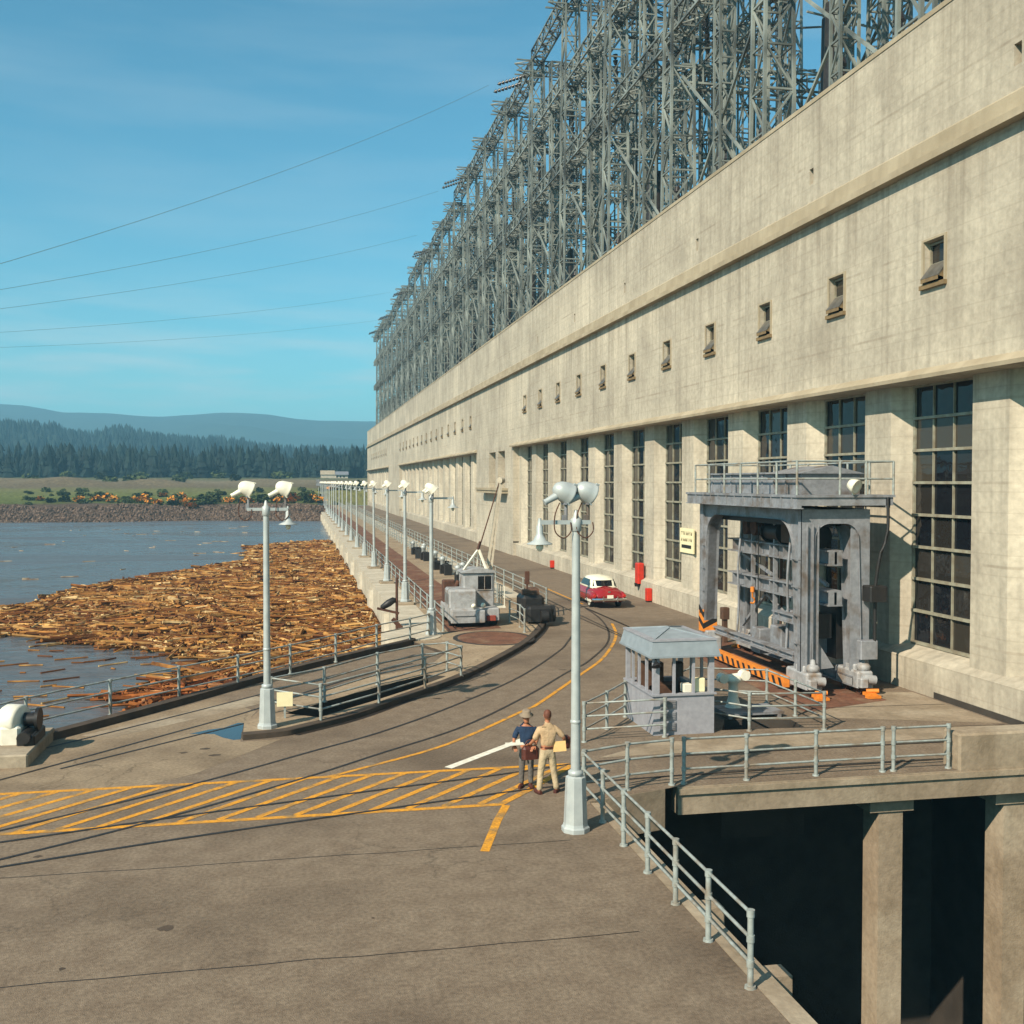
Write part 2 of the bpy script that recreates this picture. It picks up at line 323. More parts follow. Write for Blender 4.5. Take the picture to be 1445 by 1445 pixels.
# ------------------------------------------------------------------ world, sun, camera
SUN_EL, SUN_AZ = R(38), R(231)          # sun behind the camera's left shoulder
w = bpy.data.worlds.new('World'); scene.world = w; w.use_nodes = True
nt = w.node_tree; N = nt.nodes; L = nt.links; bg = N['Background']
sky = N.new('ShaderNodeTexSky'); sky.sky_type = 'NISHITA'; sky.sun_disc = False; sky.sun_elevation = SUN_EL; sky.sun_rotation = SUN_AZ
sky.altitude = 50; sky.air_density = 1.0; sky.dust_density = .6; sky.ozone_density = 1.0
tint = N.new('ShaderNodeMix'); tint.data_type = 'RGBA'; tint.blend_type = 'MULTIPLY'; tint.inputs[0].default_value = 1; tint.inputs[7].default_value = (.62, 1.38, 1.40, 1)
L.new(sky.outputs[0], tint.inputs[6])
tc = N.new('ShaderNodeTexCoord'); mp = N.new('ShaderNodeMapping'); mp.inputs['Scale'].default_value = (2.2, 2.2, 16); L.new(tc.outputs['Generated'], mp.inputs[0])
cn = N.new('ShaderNodeTexNoise'); cn.inputs['Scale'].default_value = 1.6; cn.inputs['Detail'].default_value = 7; L.new(mp.outputs[0], cn.inputs['Vector'])
cr = N.new('ShaderNodeMapRange'); cr.inputs[1].default_value = .46; cr.inputs[2].default_value = .80; cr.inputs[4].default_value = .15; L.new(cn.outputs['Fac'], cr.inputs[0])
mp2 = N.new('ShaderNodeMapping'); mp2.inputs['Scale'].default_value = (3.2, 3.2, 26); L.new(tc.outputs['Generated'], mp2.inputs[0])
cn2 = N.new('ShaderNodeTexNoise'); cn2.inputs['Scale'].default_value = 2.3; cn2.inputs['Detail'].default_value = 8; L.new(mp2.outputs[0], cn2.inputs['Vector'])
r2 = N.new('ShaderNodeMapRange'); r2.inputs[1].default_value = .38; r2.inputs[2].default_value = .68; r2.inputs[4].default_value = .75; L.new(cn2.outputs['Fac'], r2.inputs[0])
sz = N.new('ShaderNodeSeparateXYZ'); L.new(tc.outputs['Generated'], sz.inputs[0])
zc = N.new('ShaderNodeValToRGB'); L.new(sz.outputs['Z'], zc.inputs[0]); e = zc.color_ramp.elements; e[0].position = 0; e[0].color = (.35,)*3+(1,); e[1].position = .20; e[1].color = (0, 0, 0, 1)
x = e.new(.085); x.color = (.8,)*3+(1,); x = e.new(.13); x.color = (.45,)*3+(1,)
lo_ = N.new('ShaderNodeMath'); lo_.operation = 'MULTIPLY'; L.new(r2.outputs[0], lo_.inputs[0]); L.new(zc.outputs[0], lo_.inputs[1])
mxx = N.new('ShaderNodeMath'); mxx.operation = 'MAXIMUM'; L.new(lo_.outputs[0], mxx.inputs[0]); L.new(cr.outputs[0], mxx.inputs[1])
cm = N.new('ShaderNodeMix'); cm.data_type = 'RGBA'; L.new(mxx.outputs[0], cm.inputs[0]); L.new(tint.outputs[2], cm.inputs[6]); cm.inputs[7].default_value = (7.6, 8.4, 8.3, 1)
L.new(cm.outputs[2], bg.inputs['Color']); bg.inputs['Strength'].default_value = .068
sd = V((math.sin(SUN_AZ)*math.cos(SUN_EL), math.cos(SUN_AZ)*math.cos(SUN_EL), math.sin(SUN_EL)))
sl = bpy.data.lights.new('sun', 'SUN'); sl.energy = 5.0; sl.angle = R(.5); sl.color = (1, .875, .70)
so = bpy.data.objects.new('sun', sl); COL.objects.link(so); so.rotation_euler = (-sd).to_track_quat('-Z', 'Y').to_euler(); so.location = (-40, -40, 60)
CAMZ = 6.8; YAW, PITCH = R(11.287), R(1.623)
cd = bpy.data.cameras.new('camera'); cam = bpy.data.objects.new('camera', cd); COL.objects.link(cam); scene.camera = cam
cam.location = (0, 0, CAMZ); cam.rotation_euler = (math.pi/2-PITCH, 0, -YAW)
cd.lens = 1500/1445*36; cd.sensor_width = 36; cd.clip_start = .1; cd.clip_end = 9000
scene.view_settings.view_transform = 'Standard'; scene.view_settings.look = 'None'; scene.view_settings.exposure = .56; scene.view_settings.gamma = 1
scene.cycles.volume_bounces = 0; scene.cycles.max_bounces = 6; scene.cycles.use_denoising = True

def shade(c, k): return tuple(min(1, x*k) for x in c)
WZ = -1.55
SLAB = .12

# ------------------------------------------------------------------ terrain, water, hills
mb = MB()
mb.poly([(-700, -60), (-74, -60), (-26, 4.0), (-6.14, 30.5), (-.61, 38.5), (3.9, 43.9), (4.9, 45.2), (4.9, 262), (-700, 262)], [], WZ)
struct(mb.build('river', M['water']))
def land_h(x, y):
    pts = ((225, -3), (233, -1.7), (250, 1.6), (330, 4.6), (450, 8.2), (620, 10), (1000, 14), (2000, 30))
    yy = y + 3*math.sin(x*.05) + 2*math.sin(x*.13+1)
    h = -3
    for (a, ha), (b, hb) in zip(pts, pts[1:]):
        if yy >= a: h = ha + (hb-ha)*min(1, (yy-a)/(b-a))
    for (mx, my, mh, sx, sy) in ((-75, 370, 3.2, 11, 9), (-48, 372, 2.4, 12, 8), (-100, 380, 3.0, 16, 10), (-8, 400, 1.6, 18, 10)):
        h += .8*mh*math.exp(-((x-mx)/sx)**2-((y-my)/sy)**2)
    if y > 240: h += .35*math.sin(x*.21+y*.1)*math.sin(y*.17)
    return h
def grid(xs, ys, hf):
    n = len(xs); vs = [(x, y, hf(x, y)) for y in ys for x in xs]
    return MB().add(vs, [(j*n+i, j*n+i+1, (j+1)*n+i+1, (j+1)*n+i) for j in range(len(ys)-1) for i in range(n-1)], True)
xs = [-420+4.*i for i in range(107)]   # up to x=4
ys = [225+3*i for i in range(50)]+[378+7*i for i in range(40)]+[660, 720, 800, 900, 1000]
struct(grid(xs, ys, land_h).build('terrain', M['land']))
struct(grid([4+8*i for i in range(40)], [y for y in ys if y > 313], lambda x, y: land_h(x, max(y, 240)) if y > 316 else 0).build('terrain', M['land']))

def ridge(pts, D, depth, base, mname, name, rough, trees=0):
    # pts: (bearing tangent from camera axis Y, height)
    P = sorted(pts); nx, ny = 160, 26
    def hz(t):
        if t <= P[0][0]: return P[0][1]
        for (a, ha), (b, hb) in zip(P, P[1:]):
            if t <= b: return ha+(hb-ha)*(t-a)/(b-a)
        return P[-1][1]
    t0, t1 = P[0][0], P[-1][0]; vs = []
    for j in range(ny):
        u = j/(ny-1); y = D-depth+depth*1.5*u
        k = min(1, u*1.5); k = k*k*(3-2*k) if u*1.5 <= 1 else 1-(u*1.5-1)*.8
        for i in range(nx):
            t = t0+(t1-t0)*i/(nx-1); x = t*y
            nz = rough*(math.sin(x*.011+j)*.4+math.sin(x*.031+2*j)*.25+math.sin(y*.02+x*.006)*.4)*(1-abs(k-.5))*min(1, abs(1-k)*4+.15)
            vs.append((x, y, base+(hz(t)*.5+hz(t)*.5-base)*k+nz))
    o = MB().add(vs, [(j*nx+i, j*nx+i+1, (j+1)*nx+i+1, (j+1)*nx+i) for j in range(ny-1) for i in range(nx-1)], True).build(name, M[mname])
    struct(o); return vs, nx, ny
def bearing(px): return math.tan(math.atan((px-722.5)/1500)+YAW)
def elev(py, D): return CAMZ+(680-py)/1500*D*1.02
h1 = [(-260, 596), (-120, 600), (36, 601), (80, 603), (100, 612), (127, 615), (147, 610), (169, 606), (196, 610), (224, 617), (266, 620), (313, 620), (340, 622), (363, 629), (435, 632), (520, 636), (700, 640)]
D1 = 1250
hv, hnx, hny = ridge([(bearing(px), elev(py+13, D1)) for px, py in h1], D1, 560, 10, 'hillside', 'hill', 5)
h2 = [(-260, 570), (-120, 578), (36, 584), (60, 587), (90, 592), (150, 592), (210, 594.5), (230, 595), (270, 592), (310, 589), (340, 589), (380, 591), (420, 596), (450, 598), (520, 598), (700, 600)]
ridge([(bearing(px), elev(py, 2900)) for px, py in h2], 2900, 1200, 20, 'hillside', 'mountain', 16)

def conifer(mb, x, y, z, h, tiers, seg, rnd):
    g = rnd.uniform(.75, 1.25); c = (.010*g, .020*g, .017*g); r = h*rnd.choice((.16, .2, .24, .3, .38))
    for k in range(tiers):
        zb = z+h*(.10+.86*k/tiers); zt = z+h*min(1, .10+.86*(k+1.7)/tiers); rr = r*(1-k/tiers*.86)
        a0 = rnd.random()*6
        ring = []
        for i in range(seg):
            a = a0+6.283*i/seg; q = rr*rnd.uniform(.55, 1.2); ring.append((x+q*math.cos(a), y+q*math.sin(a), zb+rnd.uniform(-.03, .02)*h))
        cc = shade(c, rnd.uniform(.7, 1.35))
        mb.add(ring+[(x, y, zt)], [(i, (i+1) % seg, seg) for i in range(seg)], False, cc)
rnd = random.Random(3); mb = MB()
for i in range(2300):
    y = rnd.uniform(470, 640); t = rnd.uniform(bearing(-220), bearing(640)); x = t*y
    conifer(mb, x, y, land_h(x, y)-.5, rnd.choice((6, 8, 9, 10, 11, 11, 12, 13, 16))*rnd.uniform(.85, 1.1)*(y/540), rnd.choice((3, 4, 5, 5)), 7, rnd)
struct(mb.build('conifer_forest', M['foliage']))['kind'] = 'stuff'
fo = bpy.data.objects['conifer_forest']; tag(fo, 'dark conifer forest standing in a band below the wooded hill', 'forest', kind='stuff')
mb = MB(); top = []
for i in range(5200):
    j = int(rnd.random()**.8*17); k = rnd.randrange(hnx-1); u = rnd.random()
    a, b = V(hv[j*hnx+k]), V(hv[(j+1)*hnx+k+1]); p = a.lerp(b, u)
    conifer(mb, p.x, p.y, p.z-1, rnd.uniform(7, 15), 2, 5, rnd)
tag(mb.build('hillside_forest', M['foliage']), 'dense conifers covering the dark rounded hill behind the river plain', 'forest', kind='stuff')

# far bank bushes
def bush_mesh(seed, flower, n=150, flat=.7):
    r = random.Random(seed); mb = MB(); lobes = [(r.uniform(-.6, .6), r.uniform(-.5, .5), r.uniform(.25, .75)*flat, r.uniform(.35, .6)) for _ in range(6)]
    for i in range(n):
        lx, ly, lz, lr = r.choice(lobes); d = V((r.gauss(0, 1), r.gauss(0, 1), r.gauss(0, 1))).normalized()*lr*r.uniform(.5, 1.05)
        p = V((lx, ly, lz))+d
        if p.z < 0: p.z = -p.z*.3
        s = r.uniform(.10, .22); a = V((r.gauss(0, 1), r.gauss(0, 1), r.gauss(0, 1))).normalized()*s; b = a.orthogonal().normalized()*s
        if flower and r.random() < .72 and p.z > .25: c = r.choice(((.62, .22, .02), (.55, .18, .015), (.50, .24, .03)))
        else: c = shade((.045, .06, .018), r.uniform(.5, 1.5))
        mb.add([p-a, p+b, p+a, p-b], [(0, 1, 2, 3)], False, c)
    return mb
def gzp(px, py, z=0.0):
    xc, yc = (px-722.5)/1500, -(py-722.5)/1500
    F = V((math.sin(YAW)*math.cos(PITCH), math.cos(YAW)*math.cos(PITCH), -math.sin(PITCH))); Rt = V((math.cos(YAW), -math.sin(YAW), 0)); U = Rt.cross(F)
    d = F+Rt*xc+U*yc; t = (z-CAMZ)/d.z; return V((d.x*t, d.y*t, z))
protos = {}
def bush(kind, x, y, s, label, group):
    k = (kind, rnd.randrange(4))
    if k not in protos:
        protos[k] = bush_mesh(hash(k[1])+(50 if kind == 'f' else 0), kind == 'f').mesh('bush'); protos[k].materials.append(M['foliage'])
    o = bpy.data.objects.new('broom_bush' if kind == 'f' else 'shrub', protos[k]); COL.objects.link(o)
    o.location = (x, y, land_h(x, y)-.1); o.scale = (s, s*.8, s*.75); o.rotation_euler = (0, 0, rnd.random()*6)
    tag(o, label, 'bush', group)
for px, y0, s in ((110, 262, 2.0), (113, 275, 1.6), (135, 272, 2.2), (148, 275, 2.6), (155, 268, 2.4), (190, 260, 2.0), (198, 270, 2.4), (208, 262, 2.2), (214, 256, 2.0), (224, 254, 1.9), (230, 290, 1.8), (240, 262, 2.2), (253, 285, 2.0), (258, 282, 1.8), (265, 256, 2.6), (270, 252, 2.2), (320, 262, 2.4), (326, 268, 2.0), (390, 260, 2.2), (398, 256, 2.4), (410, 254, 2.2), (420, 262, 2.6), (442, 262, 2.4), (450, 258, 2.4), (463, 322, 2.6), (474, 322, 2.6), (484, 324, 2.4), (60, 266, 1.6), (352, 256, 2.2)):
    bush('f', bearing(px)*y0, y0, s, 'broom bush covered in orange yellow bloom on the far river bank', 'flowering bushes on the far bank')
for px, y0, s in ((280, 258, 2.6), (288, 262, 2.8), (296, 256, 2.6), (305, 264, 2.6), (340, 258, 2.6), (362, 262, 3.0), (372, 258, 3.0), (430, 258, 2.8), (436, 265, 3.0), (496, 322, 3.2), (504, 324, 3.4), (513, 322, 3.2), (489, 320, 2.6), (120, 258, 1.8), (175, 258, 1.6), (245, 254, 2.0)):
    bush('g', bearing(px)*y0, y0, s, 'dark green shrub growing among the broom on the far river bank', 'green shrubs on the far bank')
for px, y0, s in ((45, 395, 4), (160, 385, 3.6), (185, 395, 3.8), (195, 390, 4.6), (252, 398, 3.4), (330, 400, 3.6), (140, 440, 4), (200, 440, 4), (262, 450, 4), (310, 452, 4), (390, 455, 4.5), (402, 452, 4), (96, 445, 4)):
    bush('g', bearing(px)*y0, y0, s, 'dark green bush on the tan plain in front of the conifers', 'bushes on the plain')
for i in range(60):
    y0 = rnd.uniform(253, 330); px = rnd.uniform(36, 515)
    if y0 < 316 and px > 455: continue
    bush('g', bearing(px)*y0, y0, rnd.uniform(.9, 2.3), 'dark green shrub growing among the broom on the far river bank', 'green shrubs on the far bank')
# riprap: one heap of boulders nobody could count
mb = MB()
for i in range(5200):
    x = rnd.uniform(-75, 6); y = 232+17*rnd.random()-3*math.sin(x*.05)-2*math.sin(x*.13+1); z = land_h(x, y); s = rnd.uniform(.25, .75)
    g = rnd.uniform(.5, 1.5); c = shade((.105, .07, .05), g)
    q = [V((rnd.uniform(-1, 1), rnd.uniform(-1, 1), rnd.uniform(-.7, .9))).normalized()*s*rnd.uniform(.7, 1) for _ in range(6)]
    b = [V((s, 0, 0)), V((0, s*.9, .1)), V((-s*.9, 0, 0)), V((0, -s, 0)), V((rnd.uniform(-.3, .3)*s, 0, s*rnd.uniform(.5, .8)))]
    b = [V((x, y, z))+e+f*.3 for e, f in zip(b, q)]
    mb.add(b, [(0, 1, 4), (1, 2, 4), (2, 3, 4), (3, 0, 4)], False, c)
tag(mb.build('riprap_gravel', M['foliage']), 'brown broken stone facing the far river bank', 'stones', kind='stuff')
# far shed and pier
t = thing('shed', 'long low shed with dark roof on the plain before the forest', 'building', (bearing(476)*466, 466, land_h(10, 466)-.6)); t.scale = (.5, .6, .5)
mb = MB(); mb.bx(-14, 9, -4, 4, 0, 4.2); mb.build('wall', M['conc_pale'], t)
mb = MB(); mb.prism([(-5.2, 3.6), (5.2, 3.6), (0, 6.6)], -2, 9.6, Matrix(((0, 0, 1, 0), (1, 0, 0, 0), (0, 1, 0, 0), (0, 0, 0, 1)))); mb.build('roof', M['steel'], t)
mb = MB(); mb.prism([(-4.6, 3.8), (4.6, 3.8), (0, 7.4)], -14.4, -2.02, Matrix(((0, 0, 1, 0), (1, 0, 0, 0), (0, 1, 0, 0), (0, 0, 0, 1)))); mb.build('roof', M['trim'], t)
for i in range(3):
    mb = MB(); mb.bx(-1+i*3, .2+i*3, -4.06, -3.99, 1.2, 2.8); mb.build('window', M['blackglass'], t)
t = thing('landing_pier', 'small white pier on two posts at the far end of the intake wall', 'pier', (6.1, 301, WZ))
mb = MB(); mb.bx(-4.2, .2, -1, 3, 1.5, 2.6); mb.build('deck', M['cream'], t)
for x in (-3.6, -1.2):
    mb = MB(); mb.bx(x-.3, x+.3, -.6, .2, -1.5, 1.52); mb.build('post', M['cream'], t)
t = thing('signal_mast', 'thin dark mast rising behind the small white pier', 'mast', (5.2, 303, 1.05))
mb = MB(); mb.tube((0, 0, 0), (0, 0, 6.5), .14, .1, 8); mb.build('pole', M['galv'], t)
mb = MB(); mb.bx(-.7, .7, -.3, .3, 4.6, 6.4); mb.build('cabinet', M['steel'], t)

# ------------------------------------------------------------------ deck, road, walkway, pits
slot = [(-.45, 31.2), (.5, 30.5), (2.2, 32.5), (3.78, 34.5), (4.9, 36.1), (4.3, 36.6), (2.75, 35.0), (1.1, 33.1)]
slot_s = [(p[0], p[1]) for p in slot]
hatchpit = [(11.3, 27.25), (13.7, 27.15), (13.75, 28.1), (11.9, 28.5)]
EDGE = [(-26, 4.0), (-6.14, 30.5), (-.61, 38.5), (3.9, 43.9), (4.9, 45.2)]
deck = EDGE + [(4.9, 312), (19.9, 312), (19.9, 22.36), (8.25, 22.36), (6.0, 21.75), (6.0, 4.0)]
mb = MB(); mb.poly(deck, [slot_s, hatchpit], 0)
struct(mb.build('road', M['asphalt']), 'brown grey asphalt road and deck', 'road')
walk = [(-1.5, 28.65), (-.47, 28.89), (.06, 29.28), (1.54, 30.66), (3.18, 32.86), (5.33, 35.78), (7.34, 39.32), (9.37, 43.39), (11.1, 48), (12.0, 51.6), (12.6, 54.5), (13.0, 58), (13.1, 64), (13.1, 311.9), (4.95, 311.9), (4.95, 45.6), (4.6, 44.3), (5.6, 41.2), (4.6, 38.3), (2.5, 36.6), (.4, 34.2), (-1.15, 31.9), (-1.55, 30.2)]
walk = [tuple(p[:2]) for p in spline(walk[:13], 5)] + walk[13:]
mb = MB(); mb.poly(walk, [slot_s], SLAB); struct(mb.build('pavement', M['gravelwalk']), 'tan concrete walkway island', 'pavement')
mb = MB()
n = len(walk)
cen = V((3, 34, 0))
fr = walk[:61]
K = []
for i, p in enumerate(fr):
    d = (V(fr[min(i+1, len(fr)-1)])-V(fr[max(i-1, 0)])).normalized(); K.append((V(p), V((-d.y, d.x))))
rings = [[(p.x-nn.x*o, p.y-nn.y*o, z) for o, z in ((.02, -.01), (.012, SLAB+.02), (-.01, SLAB+.035), (-.28, SLAB+.035), (-.30, -.01))] for p, nn in K]
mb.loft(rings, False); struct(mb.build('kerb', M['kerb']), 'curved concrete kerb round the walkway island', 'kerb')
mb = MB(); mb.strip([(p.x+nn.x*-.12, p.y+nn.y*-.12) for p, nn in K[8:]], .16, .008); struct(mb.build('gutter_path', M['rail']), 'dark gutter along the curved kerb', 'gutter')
mb = MB()
bk = walk[61:]+[walk[0]]
for a, b in zip(bk, bk[1:]): mb.quad((*a, -.01), (*b, -.01), (*b, SLAB), (*a, SLAB))
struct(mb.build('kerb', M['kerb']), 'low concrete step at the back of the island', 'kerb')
# slot walls + floor, hatch pit
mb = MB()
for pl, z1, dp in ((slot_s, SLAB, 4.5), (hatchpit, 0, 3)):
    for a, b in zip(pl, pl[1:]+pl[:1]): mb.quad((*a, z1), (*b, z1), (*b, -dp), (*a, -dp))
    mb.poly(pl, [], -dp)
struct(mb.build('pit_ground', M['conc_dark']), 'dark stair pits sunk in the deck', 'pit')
# retaining skirt of the deck towards the river
mb = MB()
for a, b in zip(EDGE, EDGE[1:]): mb.quad((*a, 0), (*b, 0), (*b, -6), (*a, -6))
tag(mb.build('retaining_wall', M['conc']), 'concrete retaining wall below the river side railing', 'wall')
mb = MB(); mb.strip([(p[0]+.22, p[1]-.17) for p in spline(EDGE[:-1], 6)], .30, .2)
pts = spline(EDGE[:-1]+[(4.45, 44.65)], 6); rings = []
for i, p in enumerate(pts):
    d = (pts[min(i+1, len(pts)-1)]-pts[max(i-1, 0)]).normalized(); nn = V((d.y, -d.x, 0))
    rings.append([(p.x+nn.x*o, p.y+nn.y*o, z) for o, z in ((-.02, -.3), (-.02, .2), (.33, .2), (.35, -.01))])
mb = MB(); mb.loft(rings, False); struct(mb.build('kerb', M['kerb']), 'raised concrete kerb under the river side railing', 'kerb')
# strips of the intake deck
Z = SLAB+.004
mb = MB(); mb.quad((6.45, 46.6, Z), (9.0, 47.6, Z), (9.0, 311, Z), (6.45, 311, Z)); struct(mb.build('path', M['redstrip']), 'rusty red plank strip of the intake deck', 'path')
mb = MB()
for y in range(60, 308, 4): mb.quad((10.9, y, Z), (12.9, y, Z), (12.9, y+3.95, Z), (10.9, y+3.95, Z))
struct(mb.build('path', M['conc_pale']), 'pale concrete slabs between the two inner railings', 'path')
mb = MB()
c0 = V((8.1, 44.6))
mb.prism([(c0.x+1.55*math.cos(a*.3142), c0.y+1.9*math.sin(a*.3142)) for a in range(20)], SLAB-.05, SLAB+.006); struct(mb.build('path', M['redstrip']), 'round rusty turntable plate in the island', 'path')
mb = MB(); mb.prism([(c0.x+1.75*math.cos(a*.3142), c0.y+2.1*math.sin(a*.3142)) for a in range(20)], SLAB-.05, SLAB+.003); struct(mb.build('path', M['rail']), 'dark ring round the turntable plate', 'path')
# concrete patches on the road near the pits
mb = MB(); mb.poly([(-13.5, 20.2), (-6.0, 30.1), (-2.6, 34.5), (-1.3, 32.2), (-1.62, 30.2), (-1.56, 28.5), (-.5, 28.6), (-2.4, 25.6), (-5.2, 23.3), (-9.4, 20.5)], [], .0025)
struct(mb.build('pavement', M['tanconc']), 'pale tan concrete deck left of the curved rails', 'pavement')
mb = MB()
mb.quad((-4.9, 29.6, .004), (-.9, 33.6, .004), (-1.4, 34.5, .004), (-5.8, 30.0, .004)); mb.quad((7.2, 25.1, .004), (19, 25.3, .004), (19, 26.4, .004), (9, 26.3, .004))
mb.quad((14.3, 28.3, .004), (19.4, 26.5, .004), (19.4, 31.0, .004), (18.2, 31.2, .004)); struct(mb.build('pavement', M['conc']), 'tan concrete patches in the deck', 'pavement')
mb = MB(); mb.quad((14.6, 28.9, .008), (17.9, 30.0, .008), (17.9, 43, .008), (15.2, 43, .008)); struct(mb.build('path', M['redstrip']), 'rust stained ground below the gantry crane', 'path')
mb = MB(); pd = [(-2.95, 29.65), (-2.5, 30.05), (-2.1, 30.2), (-1.75, 30.75), (-1.58, 30.7), (-1.57, 28.75), (-1.75, 28.72), (-2.05, 29.05), (-2.3, 29.5)]
mb.poly(pd, [], .005); tag(mb.build('puddle', M['puddle']), 'dark blue puddle on the deck beside the left lamp post', 'puddle', kind='stuff')

# markings
mb = MB(); z = .006
mb.strip([(-14, 24.72), (6.35, 24.66)], .17, z); mb.strip([(-14, 21.9), (4.15, 21.85)], .17, z)
mb.strip([(4.1, 21.83), (5.0, 22.85), (6.4, 24.6)], .17, z+.0025); mb.strip([(4.22, 21.76), (3.84, 20.77), (3.3, 19.1)], .17, z-.0015)
k = -14.6
while k < 3.8:
    mb.strip([(k, 21.95), (k+2.48, 24.63)], .15, z+.001); k += .762
struct(mb.build('road_marking', M['yellow']), 'yellow hatched no parking box painted across the road', 'marking')
mb = MB(); yl = [(.6, 24.68), (1.41, 25.26), (3.74, 27.19), (6.49, 30.74), (7.14, 31.63), (9.54, 35.89), (11.3, 39.09), (12.98, 43.07), (13.93, 45.89), (14.66, 48.93)]
mb.strip(spline(yl, 6), .13, z+.0032); mb.strip([(15.4, 57), (15.4, 140), (15.2, 311)], .13, z); struct(mb.build('road_marking', M['yellow']), 'thin yellow lane line sweeping round the bend', 'marking')
mb = MB(); mb.strip([(3.42, 24.9), (5.95, 27.5)], .22, z+.002); struct(mb.build('road_marking', M['white']), 'short white stop line on the road behind the two men', 'marking')
mb = MB()
rj_ = random.Random(4)
for y in (19.4, 15.2): mb.strip([(-16+.7*k, y+rj_.uniform(-.03, .03)) for k in range(31)], .022, .004)
for y in (26.6, 29.4): mb.strip([(14.4, y), (19.3, y-.3)], .03, .0135)
struct(mb.build('pavement', M['rail']), 'thin dark tarred joints in the deck slabs', 'pavement')
mb = MB(); rs = random.Random(21)
for k in range(14):
    cx, cy, rr_ = rs.uniform(-9, 5.2), rs.uniform(11, 21), rs.choice((.03, .05, .05, .08, .12))
    mb.poly([(cx+rr_*rs.uniform(.6, 1.2)*math.cos(a*.63), cy+rr_*rs.uniform(.6, 1.2)*math.sin(a*.63)) for a in range(10)], [], .0034+k*.00002)
for cx, cy in ((-2.9, 27.6), (-2.4, 27.9), (-2.1, 27.2), (4.2, 33.0), (5.2, 32.9), (9.3, 37.2)):
    mb.poly([(cx+.16*rs.uniform(.5, 1.2)*math.cos(a*.63), cy+.1*rs.uniform(.5, 1.2)*math.sin(a*.63)) for a in range(10)], [], .005)
tag(mb.build('oil_stains', M['kerb']), 'small dark oil spots on the asphalt deck', 'stain', kind='stuff')
# tracks
def track(lines, label, z=.010, w=.09):
    t = thing('rail_track', label, 'track', (0, 0, 0))
    for ln in lines:
        pts = spline(ln, 8)
        mb = MB(); mb.strip(pts, w, z); mb.build('rail', M['rail'], t)
    return t
T1 = [(-9, 19.9), (-5.03, 22.61), (-2.21, 24.82), (.17, 27.02), (2.14, 28.87), (4.49, 31.75), (7.43, 36.04), (10.09, 41.16), (11.1, 43.6), (12.6, 47.87), (13.6, 52.7), (14.0, 60), (14.05, 311)]
T2 = [(-8, 18.6), (-3.6, 21.6), (-.4, 24.26), (1.98, 26.6), (4.44, 29.09), (7.13, 33), (9.24, 36.51), (10.71, 38.81), (12.9, 43.6), (14.3, 49), (15.0, 55), (15.1, 64), (15.0, 311)]
T3 = [(19.2, 24.85), (11.86, 24.88), (8.5, 24.85), (6.63, 24.7), (5.28, 24.3), (4.03, 23.96), (2.18, 23.52), (.16, 23.0), (-3.16, 22.1), (-9, 20.3)]
T4 = [(19.2, 23.35), (10.74, 23.25), (7, 23.1), (4.69, 22.74), (3.16, 22.36), (1.8, 22.02), (-3, 20.7), (-9, 18.7)]
track([T1, T2], 'curved pair of dark rails sweeping round the bend of the road')
track([T3, T4], 'straight pair of dark rails crossing the bridge over the pit', .0115)
track([[(-8, 27.0), (-5.2, 30.1), (-2.2, 33.6), (.4, 36.8), (3.4, 40.3), (4.4, 41.6)], [(-6.8, 25.8), (-4.2, 28.9), (-1.6, 32.1), (.2, 34.9), (2.4, 37.8), (4.1, 39.6)], [(-5.6, 26.6), (-3.2, 29.0), (-1.5, 30.7)]], 'thin rails running along the river side of the island', .0125, .08)

# bridge over the dark pit
t = thing('road_bridge', 'concrete road bridge with deep edge beam over the dark pit', 'bridge', (0, 0, 0))
mb = MB(); mb.bx(8.22, 19.5, 22.3, 22.75, -.62, -.003); mb.bx(8.22, 19.5, 22.24, 22.3, -.16, -.03)
mb.build('edge_beam', M['conc'], t)
mb = MB(); mb.prism([(6.0, 21.7), (7.9, 22.25), (7.9, 22.6), (6.0, 22.1)], -.9, -.004); mb.build('edge_beam', M['conc'], t)
for x in (13.3, 16.6):
    mb = MB(); mb.bx(x, x+.62, 22.6, 23.3, -12, -.63); mb.bx(x-.25, x+.87, 22.55, 23.4, -.95, -.6); mb.build('pier', M['conc'], t)
mb = MB(); mb.cham(15.2, 19.45, 22.32, 23.0, 0, .86, .05); mb.build('parapet', M['conc'], t)
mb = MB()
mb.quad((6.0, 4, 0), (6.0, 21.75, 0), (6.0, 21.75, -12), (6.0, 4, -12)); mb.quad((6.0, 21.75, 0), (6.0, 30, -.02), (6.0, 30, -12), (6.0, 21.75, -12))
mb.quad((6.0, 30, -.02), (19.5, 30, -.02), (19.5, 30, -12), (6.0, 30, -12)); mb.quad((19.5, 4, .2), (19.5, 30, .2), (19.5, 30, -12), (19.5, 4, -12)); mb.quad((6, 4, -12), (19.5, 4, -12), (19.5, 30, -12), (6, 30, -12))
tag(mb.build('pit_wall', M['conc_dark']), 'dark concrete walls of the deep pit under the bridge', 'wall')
mb = MB()
for k in range(3): mb.bx(6.02, 7.2+k*.0, 12+k*2.6, 12.4+k*2.6, -1.2, -.6)
mb.bx(6.02, 6.35, 4, 21.6, -.5, -.01); tag(mb.build('pit_ledge', M['conc']), 'concrete ledge with corbels on the left side of the pit', 'ledge')

